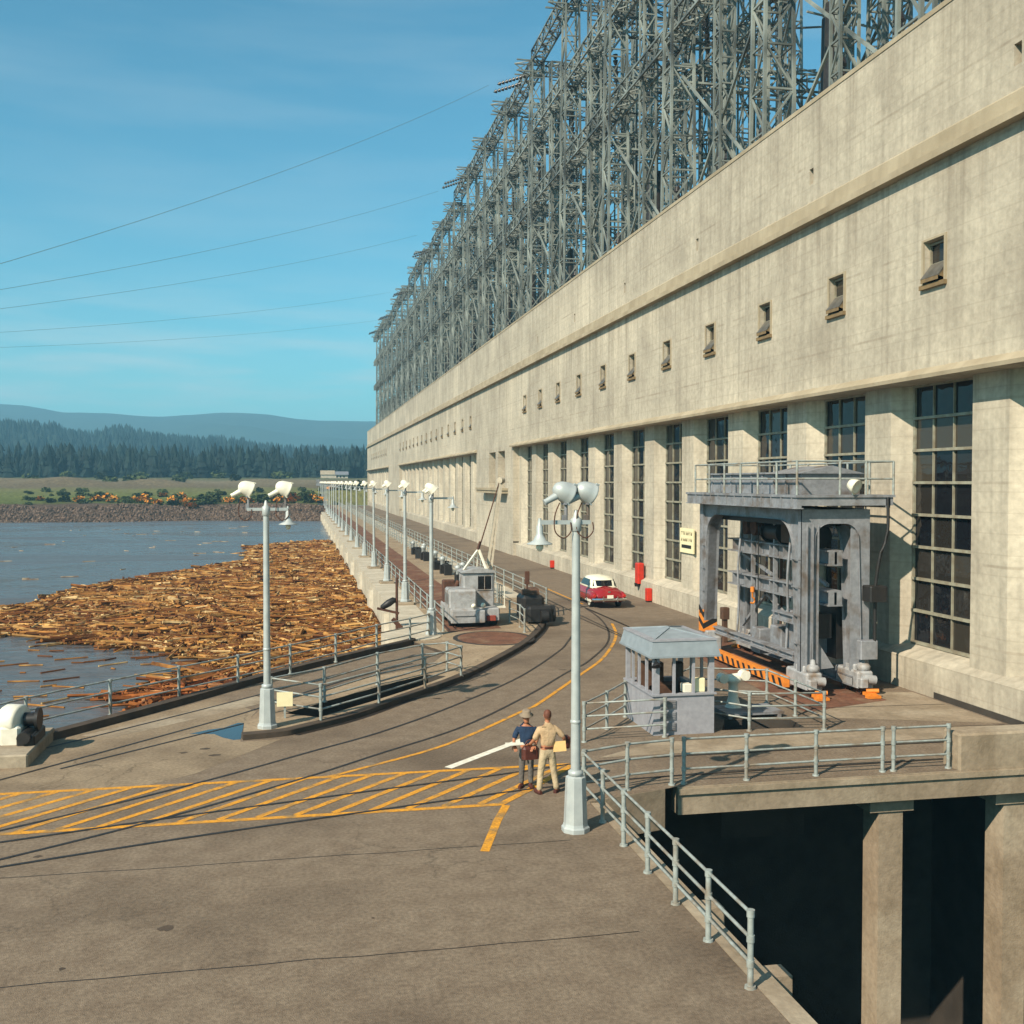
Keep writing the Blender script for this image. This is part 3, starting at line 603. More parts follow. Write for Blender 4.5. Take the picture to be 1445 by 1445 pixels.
# ------------------------------------------------------------------ railings
def railing(pts, label, z0=0, h=1.02, closed=False, group=None, name='pipe_railing', pr=.045, rr=.027, rails=3, smooth=0, m='galv', posts=None):
    o = V(pts[0][:2]); t = thing(name, label, 'railing', (o.x, o.y, z0), 0, group)
    P = [V((p[0]-o.x, p[1]-o.y, 0)) for p in pts]
    pm = {}
    for p in (P if posts is None else [V((q[0]-o.x, q[1]-o.y, 0)) for q in posts]):
        mb = MB(); mb.tube((p.x, p.y, -.02), (p.x, p.y, h+.02), pr, pr, 8); mb.tube((p.x, p.y, -.01), (p.x, p.y, .035), pr*1.9, pr*1.7, 8)
        for k in range(rails): mb.tube((p.x, p.y, h*(k+1)/rails-.05), (p.x, p.y, h*(k+1)/rails+.045), pr*1.3, pr*1.3, 8)
        mb.build('post', M[m], t)
    line = P+([P[0]] if closed else [])
    if smooth: line = spline(line, smooth)
    for k in range(rails):
        z = h*(k+1)/rails
        mb = MB(); mb.path([(p.x, p.y, z) for p in line], rr, 6); mb.build('rail', M[m], t)
    return t
railing([(-13.3, 21.1), (-11.2, 23.9), (-9.15, 26.75), (-7.15, 30.0), (-5.4, 32.2), (-3.7, 34.12), (-2.03, 35.98), (-.36, 38), (1.29, 40.21), (2.98, 42.58), (4.5, 44.4), (5.45, 45.7)], 'long three bar pipe railing along the river edge with the log raft behind', z0=.05, smooth=3)
railing([(-.84, 31.3), (.54, 29.95), (2.3, 31.95), (3.92, 33.95), (5.4, 36.0), (5.05, 37.0), (4.15, 36.7), (2.48, 35.1), (.7, 32.65)], 'closed pipe railing round the dark stair slot in the island', z0=SLAB, closed=True)
railing([(9.5, 26.8), (7.25, 26.7), (8.25, 28.0), (9.2, 29.35)], 'short pipe railing on the left side of the grey guard booth')
railing([(11.02, 28.3), (12.0, 27.02), (14.07, 26.75), (14.08, 28.5), (14.05, 30.36), (11.9, 31.2), (10.9, 30.0)], 'pipe railing enclosing the white capstan right of the guard booth')
railing([(5.95, 21.9), (7.05, 22.33), (8.15, 22.52)], 'short angled end of the bridge railing beside the near lamp post')
railing([(8.45, 22.55), (9.95, 22.55), (11.68, 22.58), (13.37, 22.58)], 'long middle length of pipe railing on the bridge edge')
railing([(13.65, 22.58), (15.07, 22.56)], 'short pipe railing panel against the concrete parapet on the bridge')
railing([(5.9, 21.75), (5.9, 20.3), (5.9, 18.9), (5.9, 17.5), (5.9, 16.1), (5.9, 14.7), (5.9, 13.2)], 'pipe railing running towards the viewer along the left side of the pit')
railing([(9.75, 49.4), (9.9, 47.7), (9.75, 46.0)], 'small pipe railing panel in front of the black winch', z0=SLAB)
railing([(6.25, 47.0+3.0*k) for k in range(88)], 'railing on the river side of the intake deck, left of the red plank strip', z0=SLAB)
railing([(10.75, 58+3.0*k) for k in range(84)], 'middle railing of the intake deck between red planks and pale slabs', z0=SLAB)
railing([(12.1, 51.8)]+[(12.85, 55+3.0*k) for k in range(85)], 'railing between the intake deck and the road beside the powerhouse', z0=SLAB)
# dark stop-log slots hung on the middle railing
for k in range(9):
    t = thing('bulkhead_gate', 'black iron gate lifter standing by the middle deck railing', 'gate lifter', (10.4-.1*(k % 2), 62+4.4*k+(0, 1.3, -.6, .9, 0, -1.2, 1.5, .3, -.4)[k], SLAB), R((0, 8, -12, 5, 20, -6, 3, -15, 9)[k]), 'black gate lifters by the middle railing')
    mb = MB(); mb.bx(-.25, .25, -.9, -.55, 0, .75); mb.bx(-.25, .25, .5, .9, 0, .65); mb.bar((0, -.8, .7), (0, .8, .62), .18); mb.build('frame', M['black'], t)
    mb = MB(); mb.lathe([(.16, 0), (.16, .9), (.22, .95), (.22, 1.1), (.05, 1.2)], 10, Matrix.Translation((.15, 1.7, 0))); mb.build('bollard', M['lamp'], t)

# ------------------------------------------------------------------ intake wall
t = thing('intake_wall', 'long pale concrete intake wall rising from the log filled water', 'wall', (0, 0, 0))
mb = MB()
mb.bx(4.62, 6.1, 45.9, 312, -5, SLAB+.02); mb.build('wall', M['conc_pale'], t)
mb = MB()
q = [(5.95, 45.4), (5.6, 44.75), (5.0, 44.55), (4.2, 44.7), (3.55, 45.3), (3.45, 46.2), (3.6, 47.2), (4.6, 48), (5.95, 48)]
q = [tuple(p[:2]) for p in spline(q, 4)]
mb.prism(q, -5, SLAB+.03); mb.build('rounded_end', M['conc_pale'], t)
for k in range(1, 22):
    y = 45.5+12.33*k
    mb = MB(); mb.prism([(4.62, y-1.1), (4.38, y-.75), (4.3, y), (4.38, y+.75), (4.62, y+1.1)], -5, -.25); mb.build('pier', M['conc_pale'], t)
    mb = MB(); mb.cham(5.1, 6.05, y-.6, y+.6, SLAB, SLAB+.16, .04); mb.build('pedestal', M['conc'], t)
t = thing('davit', 'rusty iron davit bracket hanging over the log raft at the wall end', 'davit', (4.35, 48.9, -1.5))
mb = MB(); mb.tube((0, 0, -.2), (0, 0, 3.9), .07, .06, 8); mb.build('pole', M['rust'], t)
mb = MB(); mb.bar((-.9, 0, 2.5), (.1, 0, 2.25), .16, .1); mb.bar((-.2, 0, 2.0), (.4, 0, 1.35), .16, .2); mb.build('arm', M['rust'], t)
mb = MB(); mb.lathe([(.04, -.42), (.12, -.36), (.17, 0), (.14, .3), (.03, .4)], 10, Matrix.Translation((-.38, 0, 2.72)) @ Matrix.Rotation(R(58), 4, 'Y')); mb.build('bucket', M['black'], t)
def torus(mb, M0, Rr, r, n=18, k=8):
    vs = []
    for i in range(n):
        a = 6.2832*i/n
        for j in range(k):
            b = 6.2832*j/k; vs.append(M0 @ V(((Rr+r*math.cos(b))*math.cos(a), (Rr+r*math.cos(b))*math.sin(a), r*math.sin(b))))
    mb.add(vs, [(i*k+j, ((i+1) % n)*k+j, ((i+1) % n)*k+(j+1) % k, i*k+(j+1) % k) for i in range(n) for j in range(k)], True)
mb = MB(); torus(mb, Matrix.Translation((4.0, 44.66, -.35)) @ Matrix.Rotation(R(90), 4, 'X') @ Matrix.Diagonal((.8, 1.25, 1, 1)), .26, .07)
tag(mb.build('tyre_fender', M['black']), 'black tyre fender hanging on the rounded white end of the intake wall', 'fender')

# ------------------------------------------------------------------ log raft (one floating mass)
raft = [(-34, 70), (-18.1, 76.4), (-16.8, 89.5), (-13.3, 97), (-9, 107), (-5.5, 117), (-6.5, 140), (-2, 147), (3.6, 153), (4.6, 151), (4.6, 47), (3.5, 44.8), (0, 39.9), (-4.5, 33.8), (-5.4, 40), (-7.9, 43.0), (-5.7, 46.5), (-3.7, 50.4), (-4.4, 51.9), (-7.7, 55), (-11.6, 58), (-14.5, 61.0), (-34, 64)]
def jag(pl):
    out = []
    for a, b in zip(pl, pl[1:]+pl[:1]):
        n = max(1, int((V(b)-V(a)).length/1.2))
        for i in range(n):
            p = V(a).lerp(V(b), i/n); out.append((p.x+rnd.uniform(-.45, .45)*(1 if p.x < 4 else 0), p.y+rnd.uniform(-.4, .4)))
    return out
rj = jag(raft)
mb = MB(); mb.poly(rj, [], WZ+.03); lo = tag(mb.build('driftwood_debris', M['logbed']), 'great raft of orange brown driftwood logs and bark floating against the intake wall', 'driftwood', kind='stuff')
mb = MB(); cnt = 0
TONES = ((.42, .205, .055), (.50, .28, .09), (.34, .15, .038), (.26, .10, .024), (.62, .43, .20), (.17, .065, .018), (.39, .18, .045), (.46, .255, .085), (.09, .036, .012), (.14, .05, .016))
while cnt < 42000:
    yy = 33+120*(rnd.random()**1.35); x = rnd.uniform(-30, 4.5)
    if not inside((x, yy), rj): continue
    if yy < 43.5 and rnd.random() < .35: continue
    big = rnd.random()
    l = rnd.uniform(.2, .75) if big < .93 else rnd.uniform(1.0, 4.2); r = rnd.uniform(.02, .055) if big < .9 else rnd.uniform(.04, .11)
    r *= (1 if yy < 75 else 1.25); a = rnd.choice((rnd.gauss(.2, .6), rnd.uniform(0, 3.14), rnd.gauss(1.5, .5))); c = V((math.cos(a), math.sin(a), rnd.uniform(-.13, .13)))*l/2
    p = V((x, yy, WZ+.05+rnd.uniform(-.02, .13)))
    if p.x+abs(c.x) > 4.55 and yy > 47: continue
    tone = shade(rnd.choice(TONES), rnd.uniform(.7, 1.25))
    if yy < 46: tone = (tone[0]*.8, tone[1]*.55, tone[2]*.5)
    mb.tube(p-c, p+c, r, r*rnd.uniform(.6, 1), 5, True, tone, False); cnt += 1
o = mb.build('log_litter', M['log'], lo); o['kind'] = 'stuff'
# loose sticks floating away from the raft
mb = MB()
for i in range(80):
    x, y = rnd.uniform(-16, -2), rnd.uniform(36, 62)
    if inside((x, y), rj) or (x+6.3)*1.33 > (y-30.5): continue
    c = V((math.cos(rnd.gauss(.3, .5)), math.sin(rnd.gauss(.3, .5)), 0))*rnd.uniform(.2, .8); p = V((x, y, WZ+.02))
    mb.tube(p-c, p+c, .05, .04, 5, True, shade(rnd.choice(TONES), .8), False)
for i in range(45):
    y = rnd.uniform(95, 205); x = rnd.uniform(-40, -8); c = V((rnd.uniform(.15, .8), rnd.uniform(-.4, .4), 0)); p = V((x, y, WZ+.02))
    if inside((x, y), rj): continue
    mb.tube(p-c, p+c, .06, .05, 5, True, shade((.5, .40, .28), .9), False)
tag(mb.build('stick_litter', M['log']), 'loose sticks drifting on the open water beside the log raft', 'driftwood', kind='stuff')

# ------------------------------------------------------------------ powerhouse
XU, XP, XB, XW, XBELT = 19.3, 19.85, 19.52, 20.4, 19.0
HB, HBT, HC, HCT, HR = 10.02, 10.36, 16.66, 17.45, 21.25
ph = thing('powerhouse', 'huge beige concrete powerhouse with a long row of tall windows', 'building', (0, 0, 0))
S1 = [30.95+6.2*i for i in range(-3, 11)]; S2 = [120.4+6.2*i for i in range(15)]; S3 = [239.8+6.2*i for i in range(12)]
secs = [(S1, 10.0, 96.2), (S2, 116.9, 210.6), (S3, 236.3, 311.5)]
# piers with splayed reveals
mb = MB()
for ys_, ya, yb in secs:
    pts = [(XU, ya), (XP, ya)]
    gaps = set()
    for y in ys_:
        pts += [(XP, y-2.25), (XW, y-1.68), (XW, y+1.68), (XP, y+2.25)]; gaps.add(len(pts)-3)
    pts += [(XP, yb), (XU, yb)]
    for i in range(len(pts)-1):
        if i in gaps: continue
        (xa, y0), (xb, y1) = pts[i], pts[i+1]
        mb.quad((xa, y0, 1.18), (xa, y0, 10.3), (xb, y1, 10.3), (xb, y1, 1.18))
    mb.quad((XBELT, ya, HB), (XBELT, yb, HB), (XW+.4, yb, HB), (XW+.4, ya, HB))
    for yy in (ya, yb): mb.quad((XU, yy, -.1), (XP+.3, yy, -.1), (XP+.3, yy, 1.3), (XU, yy, 1.3))
    # plinth with sloping top
    mb.quad((XB, ya, 0), (XB, yb, 0), (XB, yb, 1.05), (XB, ya, 1.05)); mb.quad((XB, ya, 1.05), (XB, yb, 1.05), (XP, yb, 1.2), (XP, ya, 1.2)); mb.quad((XP-.01, ya, 1.195), (XP-.01, yb, 1.195), (XW+.1, yb, 1.38), (XW+.1, ya, 1.38))
mb.build('pier_wall', M['wall'], ph)
def holed(mb, x, y0, y1, z0, z1, holes, depth):
    ycut = sorted({y0, y1, *[h[0] for h in holes], *[h[1] for h in holes]}); zc = sorted({z0, z1, *[h[2] for h in holes], *[h[3] for h in holes]})
    for a, b in zip(ycut, ycut[1:]):
        for c, d in zip(zc, zc[1:]):
            my, mz = (a+b)/2, (c+d)/2
            if any(h[0] < my < h[1] and h[2] < mz < h[3] for h in holes): continue
            mb.quad((x, a, c), (x, a, d), (x, b, d), (x, b, c))
    for a, b, c, d in holes:
        xx = x+depth
        mb.quad((x, a, c), (xx, a, c), (xx, a, d), (x, a, d)); mb.quad((x, b, c), (x, b, d), (xx, b, d), (xx, b, c))
        mb.quad((x, a, d), (xx, a, d), (xx, b, d), (x, b, d)); mb.quad((x, a, c), (x, b, c), (xx, b, c), (xx, a, c)); mb.quad((xx, a, c), (xx, b, c), (xx, b, d), (xx, a, d))
small = [29.9+6.1*i for i in range(-2, 11)]+[120.9+6.22*i for i in range(15)]+[242.7+6.05*i for i in range(9)]
slits = [50.0+11.95*i for i in range(-2, 5)]
holes = [(y-.55, y+.55, 12.95, 14.3) for y in small]+[(y-.16, y+.16, 18.2, 18.8) for y in slits]
mb = MB(); holed(mb, XU, 10, 311.5, HB, HR, holes, .55)
for ya, yb, hs in ((96.2, 116.9, [(100.2, 103.9, 6.1, 9.8), (105.1, 108.9, 6.1, 9.8)]), (210.6, 236.3, [])): holed(mb, XU, ya, yb, 0, HB, hs, .9)
mb.build('wall', M['wall'], ph)
mb = MB(); mb.bx(XU+.05, 70, 10.2, 311.3, 20.2, HR-.4); mb.bx(XU+.6, 70, 311.2, 311.5, 0, HR-.3); mb.build('roof', M['trim'], ph)
mb = MB(); mb.bx(XU-.03, XU+.5, 9.9, 311.6, HR, HR+.16); mb.build('coping', M['trim'], ph)
mb = MB()
mb.loft([[(XU+.002, y, HC), (XU-.34, y, HC), (XU-.34, y, HC+.22), (XU-.10, y, HC+.3), (XU-.08, y, HCT), (XU+.002, y, HCT+.08)] for y in (9.9, 311.6)], False); mb.build('cornice', M['trim'], ph)
for ys_, ya, yb in secs:
    mb = MB(); mb.loft([[(XU+.002, y, HB+.001), (XBELT, y, HB+.001), (XBELT-.02, y, HB+.12), (XU-.06, y, HBT), (XU+.002, y, HBT+.02)] for y in (ya-.25, yb+.25)], False); mb.build('cornice', M['trim'], ph)
mb = MB(); mb.bx(XU-.9, XU+.4, 98.7, 111.5, 5.7, 6.12); mb.bx(XU-1.0, XU, 98.6, 111.6, 5.98, 6.2); mb.build('balcony', M['trim'], ph)
for y in (102.05, 107.0):
    mb = MB(); mb.bx(XU+.72, XU+.8, y-1.7, y+1.7, 6.15, 9.7); mb.build('door', M['conc_pale'], ph)
# tall windows: steel sash with a pane of dark glass each
def glass_mat():
    m = mat('window_glass', (.010, .011, .014), rough=.035, spec=.34); nt = m.node_tree; b = nt.nodes['Principled BSDF']
    tc = nt.nodes.new('ShaderNodeTexCoord'); n = nt.nodes.new('ShaderNodeTexNoise'); n.inputs['Scale'].default_value = 1.1; n.inputs['Detail'].default_value = 2; bp = nt.nodes.new('ShaderNodeBump'); bp.inputs['Strength'].default_value = .35; bp.inputs['Distance'].default_value = .06
    nt.links.new(tc.outputs['Object'], n.inputs['Vector']); nt.links.new(n.outputs['Fac'], bp.inputs['Height']); nt.links.new(bp.outputs[0], b.inputs['Normal'])
    oi = nt.nodes.new('ShaderNodeObjectInfo'); sn = nt.nodes.new('ShaderNodeVectorMath'); sn.operation = 'SNAP'; sn.inputs[1].default_value = (10, 1.107, 1.075)
    of = nt.nodes.new('ShaderNodeVectorMath'); of.operation = 'ADD'; of.inputs[1].default_value = (0, 1.66, -1.40); nt.links.new(tc.outputs['Object'], of.inputs[0]); nt.links.new(of.outputs[0], sn.inputs[0])
    wn = nt.nodes.new('ShaderNodeTexWhiteNoise'); wn.noise_dimensions = '4D'; nt.links.new(sn.outputs[0], wn.inputs['Vector']); nt.links.new(oi.outputs['Random'], wn.inputs['W'])
    mr = nt.nodes.new('ShaderNodeMapRange'); mr.inputs[1].default_value = .55; mr.inputs[2].default_value = 1.0; mr.inputs[4].default_value = .85; nt.links.new(wn.outputs['Value'], mr.inputs[0])
    mx = nt.nodes.new('ShaderNodeMix'); mx.data_type = 'RGBA'; nt.links.new(mr.outputs[0], mx.inputs[0]); mx.inputs[6].default_value = (.008, .009, .012, 1); mx.inputs[7].default_value = (.06, .05, .035, 1); nt.links.new(mx.outputs[2], b.inputs['Base Color'])
    return m
M['glass'] = glass_mat(); M['dustglass'] = mat('dusty_glass', (.11, .10, .085), (.07, .062, .05), rough=.35, ns=4); M['screen'] = mat('rusty_screen', (.22, .15, .07), (.15, .10, .05), rough=.8, ns=4); M['sash'] = mat('window_sash_paint', (.30, .29, .22), (.20, .17, .12), rough=.6, ns=3)
fm = MB(); hw, z0, z1 = 1.66, 1.40, 10.0
for i in range(9):
    z = z0+(z1-z0)*i/8; fm.bx(-.10, .03, -hw, hw, z-.045, z+.045)
for i in range(4):
    y = -hw+2*hw*i/3; wd = .05 if i in (0, 3) else .022; fm.bx(-.05, .02, y-wd, y+wd, z0, z1)
pm_ = MB(); pm_.bx(.02, .05, -hw, hw, z0, z1)
w0 = fm.build('window', M['sash'], ph, (XW, S1[0], 0)); pm_.build('pane', M['glass'], w0)
for y in (S1+S2+S3)[1:]:
    c = dup(w0, ph); c.location = (XW, y, 0)
# small hopper windows
fm = MB(); fm.bx(.18, .26, -.53, .53, -.65, -.57); fm.bx(.18, .26, -.53, .53, .58, .65); fm.bx(.18, .26, -.53, -.47, -.57, .58); fm.bx(.18, .26, .47, .53, -.57, .58); fm.bx(.18, .26, -.47, .47, -.05, .0)
w1 = fm.build('window', M['sash'], ph, (XU, small[0], 13.62))
pb = MB(); pb.bx(.24, .25, -.47, .47, -.57, .58); pb.build('pane', M['glass'], w1)
sa = MB(); Ms = Matrix.Translation((.2, 0, -.02)) @ Matrix.Rotation(R(38), 4, 'Y')
sa.bx(-.02, .02, -.46, .46, -.62, 0, Ms); sa.build('hopper_sash', M['dustglass'], w1)
sc = MB(); sc.prism([(.2, -.6), (-.17, -.5), (.2, -.05)], -.45, -.43, Matrix(((1, 0, 0, 0), (0, 0, 1, 0), (0, 1, 0, 0), (0, 0, 0, 1)))); sc.prism([(.2, -.6), (-.17, -.5), (.2, -.05)], .43, .45, Matrix(((1, 0, 0, 0), (0, 0, 1, 0), (0, 1, 0, 0), (0, 0, 0, 1)))); sc.bx(-.19, -.17, -.45, .45, -.62, -.5); sc.build('screen', M['screen'], w1)
si = MB(); si.bx(-.12, .3, -.66, .66, -.80, -.665); si.build('sill', M['screen'], w1)
su = MB(); su.bx(-.05, .02, -.64, -.55, -.66, .76); su.bx(-.05, .02, .55, .64, -.66, .76); su.bx(-.05, .02, -.55, .55, .69, .76); su.build('surround', M['trim'], w1)
for y in small[1:]:
    c = dup(w1, ph); c.location = (XU, y, 13.62)
# ------------------------------------------------------------------ switchyard steel on the roof
def lattice(mb, p, q, w, n, cr=.15, br=.085, taper=1.0):
    p, q = V(p), V(q); d = (q-p).normalized(); up = V((0, 1, 0)) if abs(d.y) < .9 else V((0, 0, 1)); a = d.cross(up).normalized(); b = d.cross(a).normalized()
    C = [(1, 1), (1, -1), (-1, -1), (-1, 1)]
    def pt(k, c):
        t = k/n; ww = w*(1+(taper-1)*t)/2; return p.lerp(q, t)+a*c[0]*ww+b*c[1]*ww
    for c in C: mb.bar(pt(0, c), pt(n, c), cr)
    for k in range(n):
        for i in range(4):
            c, e = C[i], C[(i+1) % 4]
            if (k+i) % 2: mb.bar(pt(k, c), pt(k+1, e), br)
            else: mb.bar(pt(k, e), pt(k+1, c), br)
            mb.bar(pt(k+1, c), pt(k+1, e), br)
BZ = HR-.5; TH = 25.5
fr = thing('lattice_frame', 'grey steel lattice switchyard frame standing in the row along the powerhouse roof', 'steel frame', (0, 0, BZ), 0, 'lattice frames along the powerhouse roof')
RX = (21.6, 27.5, 34.5)
for x, hh in zip(RX, (TH, TH+1.5, TH+1.5)):
    mb = MB(); lattice(mb, (x, 0, 0), (x, 0, hh), 1.5, 13, taper=.7); mb.build('column', M['lattice'], fr)
for x, hh, y in ((21.8, 22, 6.2), (28.5, 25, 6.3)):
    mb = MB(); lattice(mb, (x, y, 0), (x, y, hh), .8, 17, .11, .075); mb.build('column', M['lattice'], fr)
for z in (9.5, 17.5, 24.6):
    mb = MB(); lattice(mb, (19.6 if z > 20 else 21.6, 0, z), (34.5, 0, z), 1.0, 10, .11, .07); mb.build('transverse_girder', M['lattice'], fr)
for x, zs in ((21.6, (12, 18.5, 24.9)), (27.5, (14, 25.6)), (34.5, (25.6,))):
    for z in zs:
        mb = MB(); lattice(mb, (x, 0, z), (x, 12.5, z), 1.05, 9, .12, .075); mb.build('longitudinal_girder', M['lattice'], fr)
for x, z in ((21.6, 9), (27.5, 8)):
    mb = MB()
    mb.bar((x, .6, .2), (x, 11.9, z), .12); mb.bar((x, 11.9, .2), (x, .6, z), .12); mb.bar((x, 6.2, 0), (x, 6.2, 18), .16); mb.bar((x+2.5, 3.1, 0), (x+2.5, 3.1, 24), .13); mb.bar((x+1.5, 9.3, 0), (x+1.5, 9.3, 22), .13)
    for k in range(5): mb.bar((x-.4, 2.2*k+1, z+3.2), (x+5, 2.2*k+2.4, z+3.2+(k % 3)*1.2), .09)
    mb.build('cross_brace', M['lattice'], fr)
def string(mb, p, q, n, r=.16):
    p, q = V(p), V(q); d = (q-p)
    for k in range(n): mb.tube(p+d*(k/n), p+d*((k+.72)/n), r, r*.55, 7)
    mb.bar(p, q, .05)
for y in (2.0, 4.0):
    mb = MB(); string(mb, (20.9, y, 24.6), (18.3, y+.3, 23.7), 8, .2); mb.build('insulator_string', M['insul'], fr)
for x, y in ((22.6, 3.5), (22.6, 8.0), (25.4, 5.6), (29.6, 4), (29.6, 9)):
    mb = MB(); string(mb, (x, y, 17), (x+.2, y, 13.2), 9, .2); mb.build('insulator_string', M['insul'], fr)
    mb = MB(); string(mb, (x+.6, y+1, 0.4), (x+.6, y+1, 4.6), 9, .26); mb.build('post_insulator', M['insul'], fr)
mb = MB(); mb.tube((23.5, 10.4, 0), (23.5, 10.4, 7.4), .5, .34, 10); mb.build('bushing', M['insul'], fr)
mb = MB(); mb.tube((25.2, 1.6, 0), (25.2, 1.6, 8.2), .42, .3, 10); mb.build('bushing', M['insul'], fr)
mb = MB(); mb.cham(23, 26, 5.6, 8.2, 0, 2.6, .2); mb.build('oil_tank', M['steel'], fr)
frames = [fr]
for k in range(1, 23): frames.append(dup(fr))
zz = random.Random(11)
for k, o in enumerate(frames):
    o.location = (0, 34.0+12.5*k-12.5, BZ); o.scale = (1, 1, zz.uniform(.965, 1.035) if k < 20 else 1.08)
    for ch in kids(o):
        if k % 3 and ch.name.startswith('insulator_string') and min(v.co.x for v in ch.data.vertices) < 19: bpy.data.objects.remove(ch)
# wires from the frames over the river
for i, (px, py, lx, ly) in enumerate(((420, 283, 36, 365), (536, 298, 36, 405), (536, 329, 36, 433), (536, 378, 36, 468), (536, 404, 36, 490))):
    k = (6, 9, 11, 15, 18)[i]; y = 34+12.5*(k-1)+4; a = V((17.8, y, BZ+23.7))
    # far support on the opposite side of the river, well beyond the picture
    def at_depth(qx, qy, D):
        t = bearing(qx); return V((t*D, D, CAMZ+(680-qy)/1500*D*(math.cos(math.atan(t)-YAW)/math.cos(math.atan(t)))))
    b = at_depth(lx, ly, y*.62); c = b+(b-a)*1.2
    pts = [a.lerp(c, s/24) for s in range(25)]
    for s in range(25):
        u = s/24*2.2; pts[s].z -= 3.0*u*(1-u)
    mb = MB(); mb.path(pts, .015, 4); tag(mb.build('transmission_line', M['wire']), ('topmost', 'second from the top', 'third from the top', 'fourth from the top', 'lowest')[i]+' of the thin power lines crossing the sky', 'power line', 'power lines crossing the sky')

# ------------------------------------------------------------------ lamp posts
def floodlight(mb, M0):
    # bowl opening along +z of M0, socket tail behind
    mb.lathe([(r*.80, z*.85) for r, z in ((.05, -.30), (.13, -.27), (.21, -.17), (.255, -.02), (.275, .10), (.295, .13), (.268, .14), (.24, .05), (.02, .0))], 18, M0)
    for a in range(3): mb.bar(M0 @ V((.235*math.cos(a*2.1), .235*math.sin(a*2.1), .06)), M0 @ V((.24*math.cos(a*2.1), .24*math.sin(a*2.1), .13)), .03)
def lamp(label, loc, arm, floods, facing, group=None, h=6.0, arm_len=.72, cable=True, aim=(1, .25, -.45)):
    t = thing('lamp_post', label, 'lamp post', loc, 0, group)
    mb = MB(); n = 8
    mb.lathe([(.28, 0), (.28, .08), (.25, .11), (.235, .16), (.20, 1.0), (.195, 1.06), (.12, 1.10)], 8, Matrix.Rotation(R(22.5), 4, 'Z'), False); mb.build('base', M['lamp'], t)
    mb = MB(); mb.tube((0, 0, 1.08), (0, 0, h), .098, .078, 14); mb.lathe([(.10, 1.08), (.15, 1.1), (.15, 1.17), (.10, 1.2)], 14); mb.lathe([(.09, 2.1), (.108, 2.12), (.108, 2.16), (.09, 2.18)], 14); mb.build('pole', M['lamp'], t)
    mb = MB(); a = V((arm, 0, 0)); L0 = min(0, arm*arm_len, *[f[0]-.02 for f in floods]); L1 = max(0, arm*arm_len, *[f[0]+.06 for f in floods])
    mb.bx(L0, L1, -.045, .045, h-.02, h+.06); mb.lathe([(.09, h-.16), (.11, h-.14), (.11, h+.08), (.06, h+.12), (.03, h+.26)], 12)
    mb.build('crossarm', M['lamp'], t)
    x = arm*arm_len
    mb = MB(); mb.lathe([(.03, h+.1), (.045, h-.02), (.065, h-.06), (.065, h-.2), (.085, h-.24), (.13, h-.33), (.245, h-.385), (.25, h-.40), (.12, h-.36), (.02, h-.33)], 18, Matrix.Translation((x, 0, 0))); pl = mb.build('pendant_lamp', M['lamp'], t)
    mb = MB(); mb.lathe([(.03, -.40), (.07, -.44), (.075, -.49), (.04, -.55), (.005, -.56)], 12, Matrix.Translation((x, 0, h+.02))); mb.build('bulb', M['cream'], pl)
    d = V(aim).normalized()
    q = d.to_track_quat('Z', 'Y').to_matrix().to_4x4()
    for fx, fy, fz in floods:
        c = V((fx, fy, h+fz))
        mb = MB(); floodlight(mb, Matrix.Translation(c) @ q)
        tail = V((-aim[0]*.55, -.1, -.55)).normalized() if True else -d
        s = c-d*.10-V((0, 0, .06)); e = s+V((-.30*aim[0], -.04, -.16)); mb.tube(s, e, .082, .056, 12); mb.tube(e, e+(e-s)*.12, .062, .062, 12)
        f = mb.build('floodlight', M['cream'] if facing == 'cream' else M['lamp'], t)
        mb = MB(); mb.tube((fx+.02, fy, h+.02), (fx+.02, fy, h+fz-.1), .034, .034, 8); mb.bar((fx-.02, fy-.15, h+fz-.22), (fx-.02, fy+.15, h+fz-.22), .04); mb.bar((fx-.02, fy, h+.0), (fx-.02, fy, h+.16), .07); mb.build('yoke', M['steel'], f)
        if cable:
            mb = MB(); pts = spline([(fx-.12, fy-.06, h+fz-.2), (fx-.22, fy-.08, h+.15), (fx-.22, fy-.1, h-.15), (fx-.05, fy-.1, h-.28), (fx+.1, fy-.08, h-.15), (fx+.1, fy-.05, h+.02)], 5); mb.path(pts, .013, 5); mb.build('cable', M['rust'], f)
    return t
lamp('tall grey twin floodlight lamp post nearest the viewer beside the pit railing', (5.24, 19.92, 0), -1, [(-.22, 0, .60), (.22, 0, .60)], 'lamp')
lamp('grey lamp post with two white floodlights on the tip of the curved island', (-.9, 29.5, SLAB), 1, [(-.48, 0, .58), (.50, 0, .58)], 'cream', h=5.92, arm_len=.58)
ORD = ['nearest', 'second', 'third', 'fourth', 'fifth', 'sixth', 'seventh', 'eighth', 'ninth', 'tenth', 'eleventh', 'twelfth', 'thirteenth', 'fourteenth', 'fifteenth', 'sixteenth', 'seventeenth', 'eighteenth', 'nineteenth', 'twentieth', 'twenty first', 'twenty second']
lp = lamp('nearest lamp post of the long row, standing on the rounded white wall end', (5.6, 46.0, SLAB), 1, [(0, .35, .46), (.02, -.3, .42)], 'cream', 'lamp posts in a row on the intake wall', h=5.95, arm_len=.95, cable=False, aim=(.8, .1, -.75))
for k in range(1, 21):
    o = dup(lp); o.location = (5.6, 45.5+12.33*k, SLAB+.15); o.rotation_euler = (0, R(((k*37) % 5-2)*.25), R((k*53) % 13-6)); o['label'] = ORD[k]+' lamp post from the near end of the row on the intake wall'

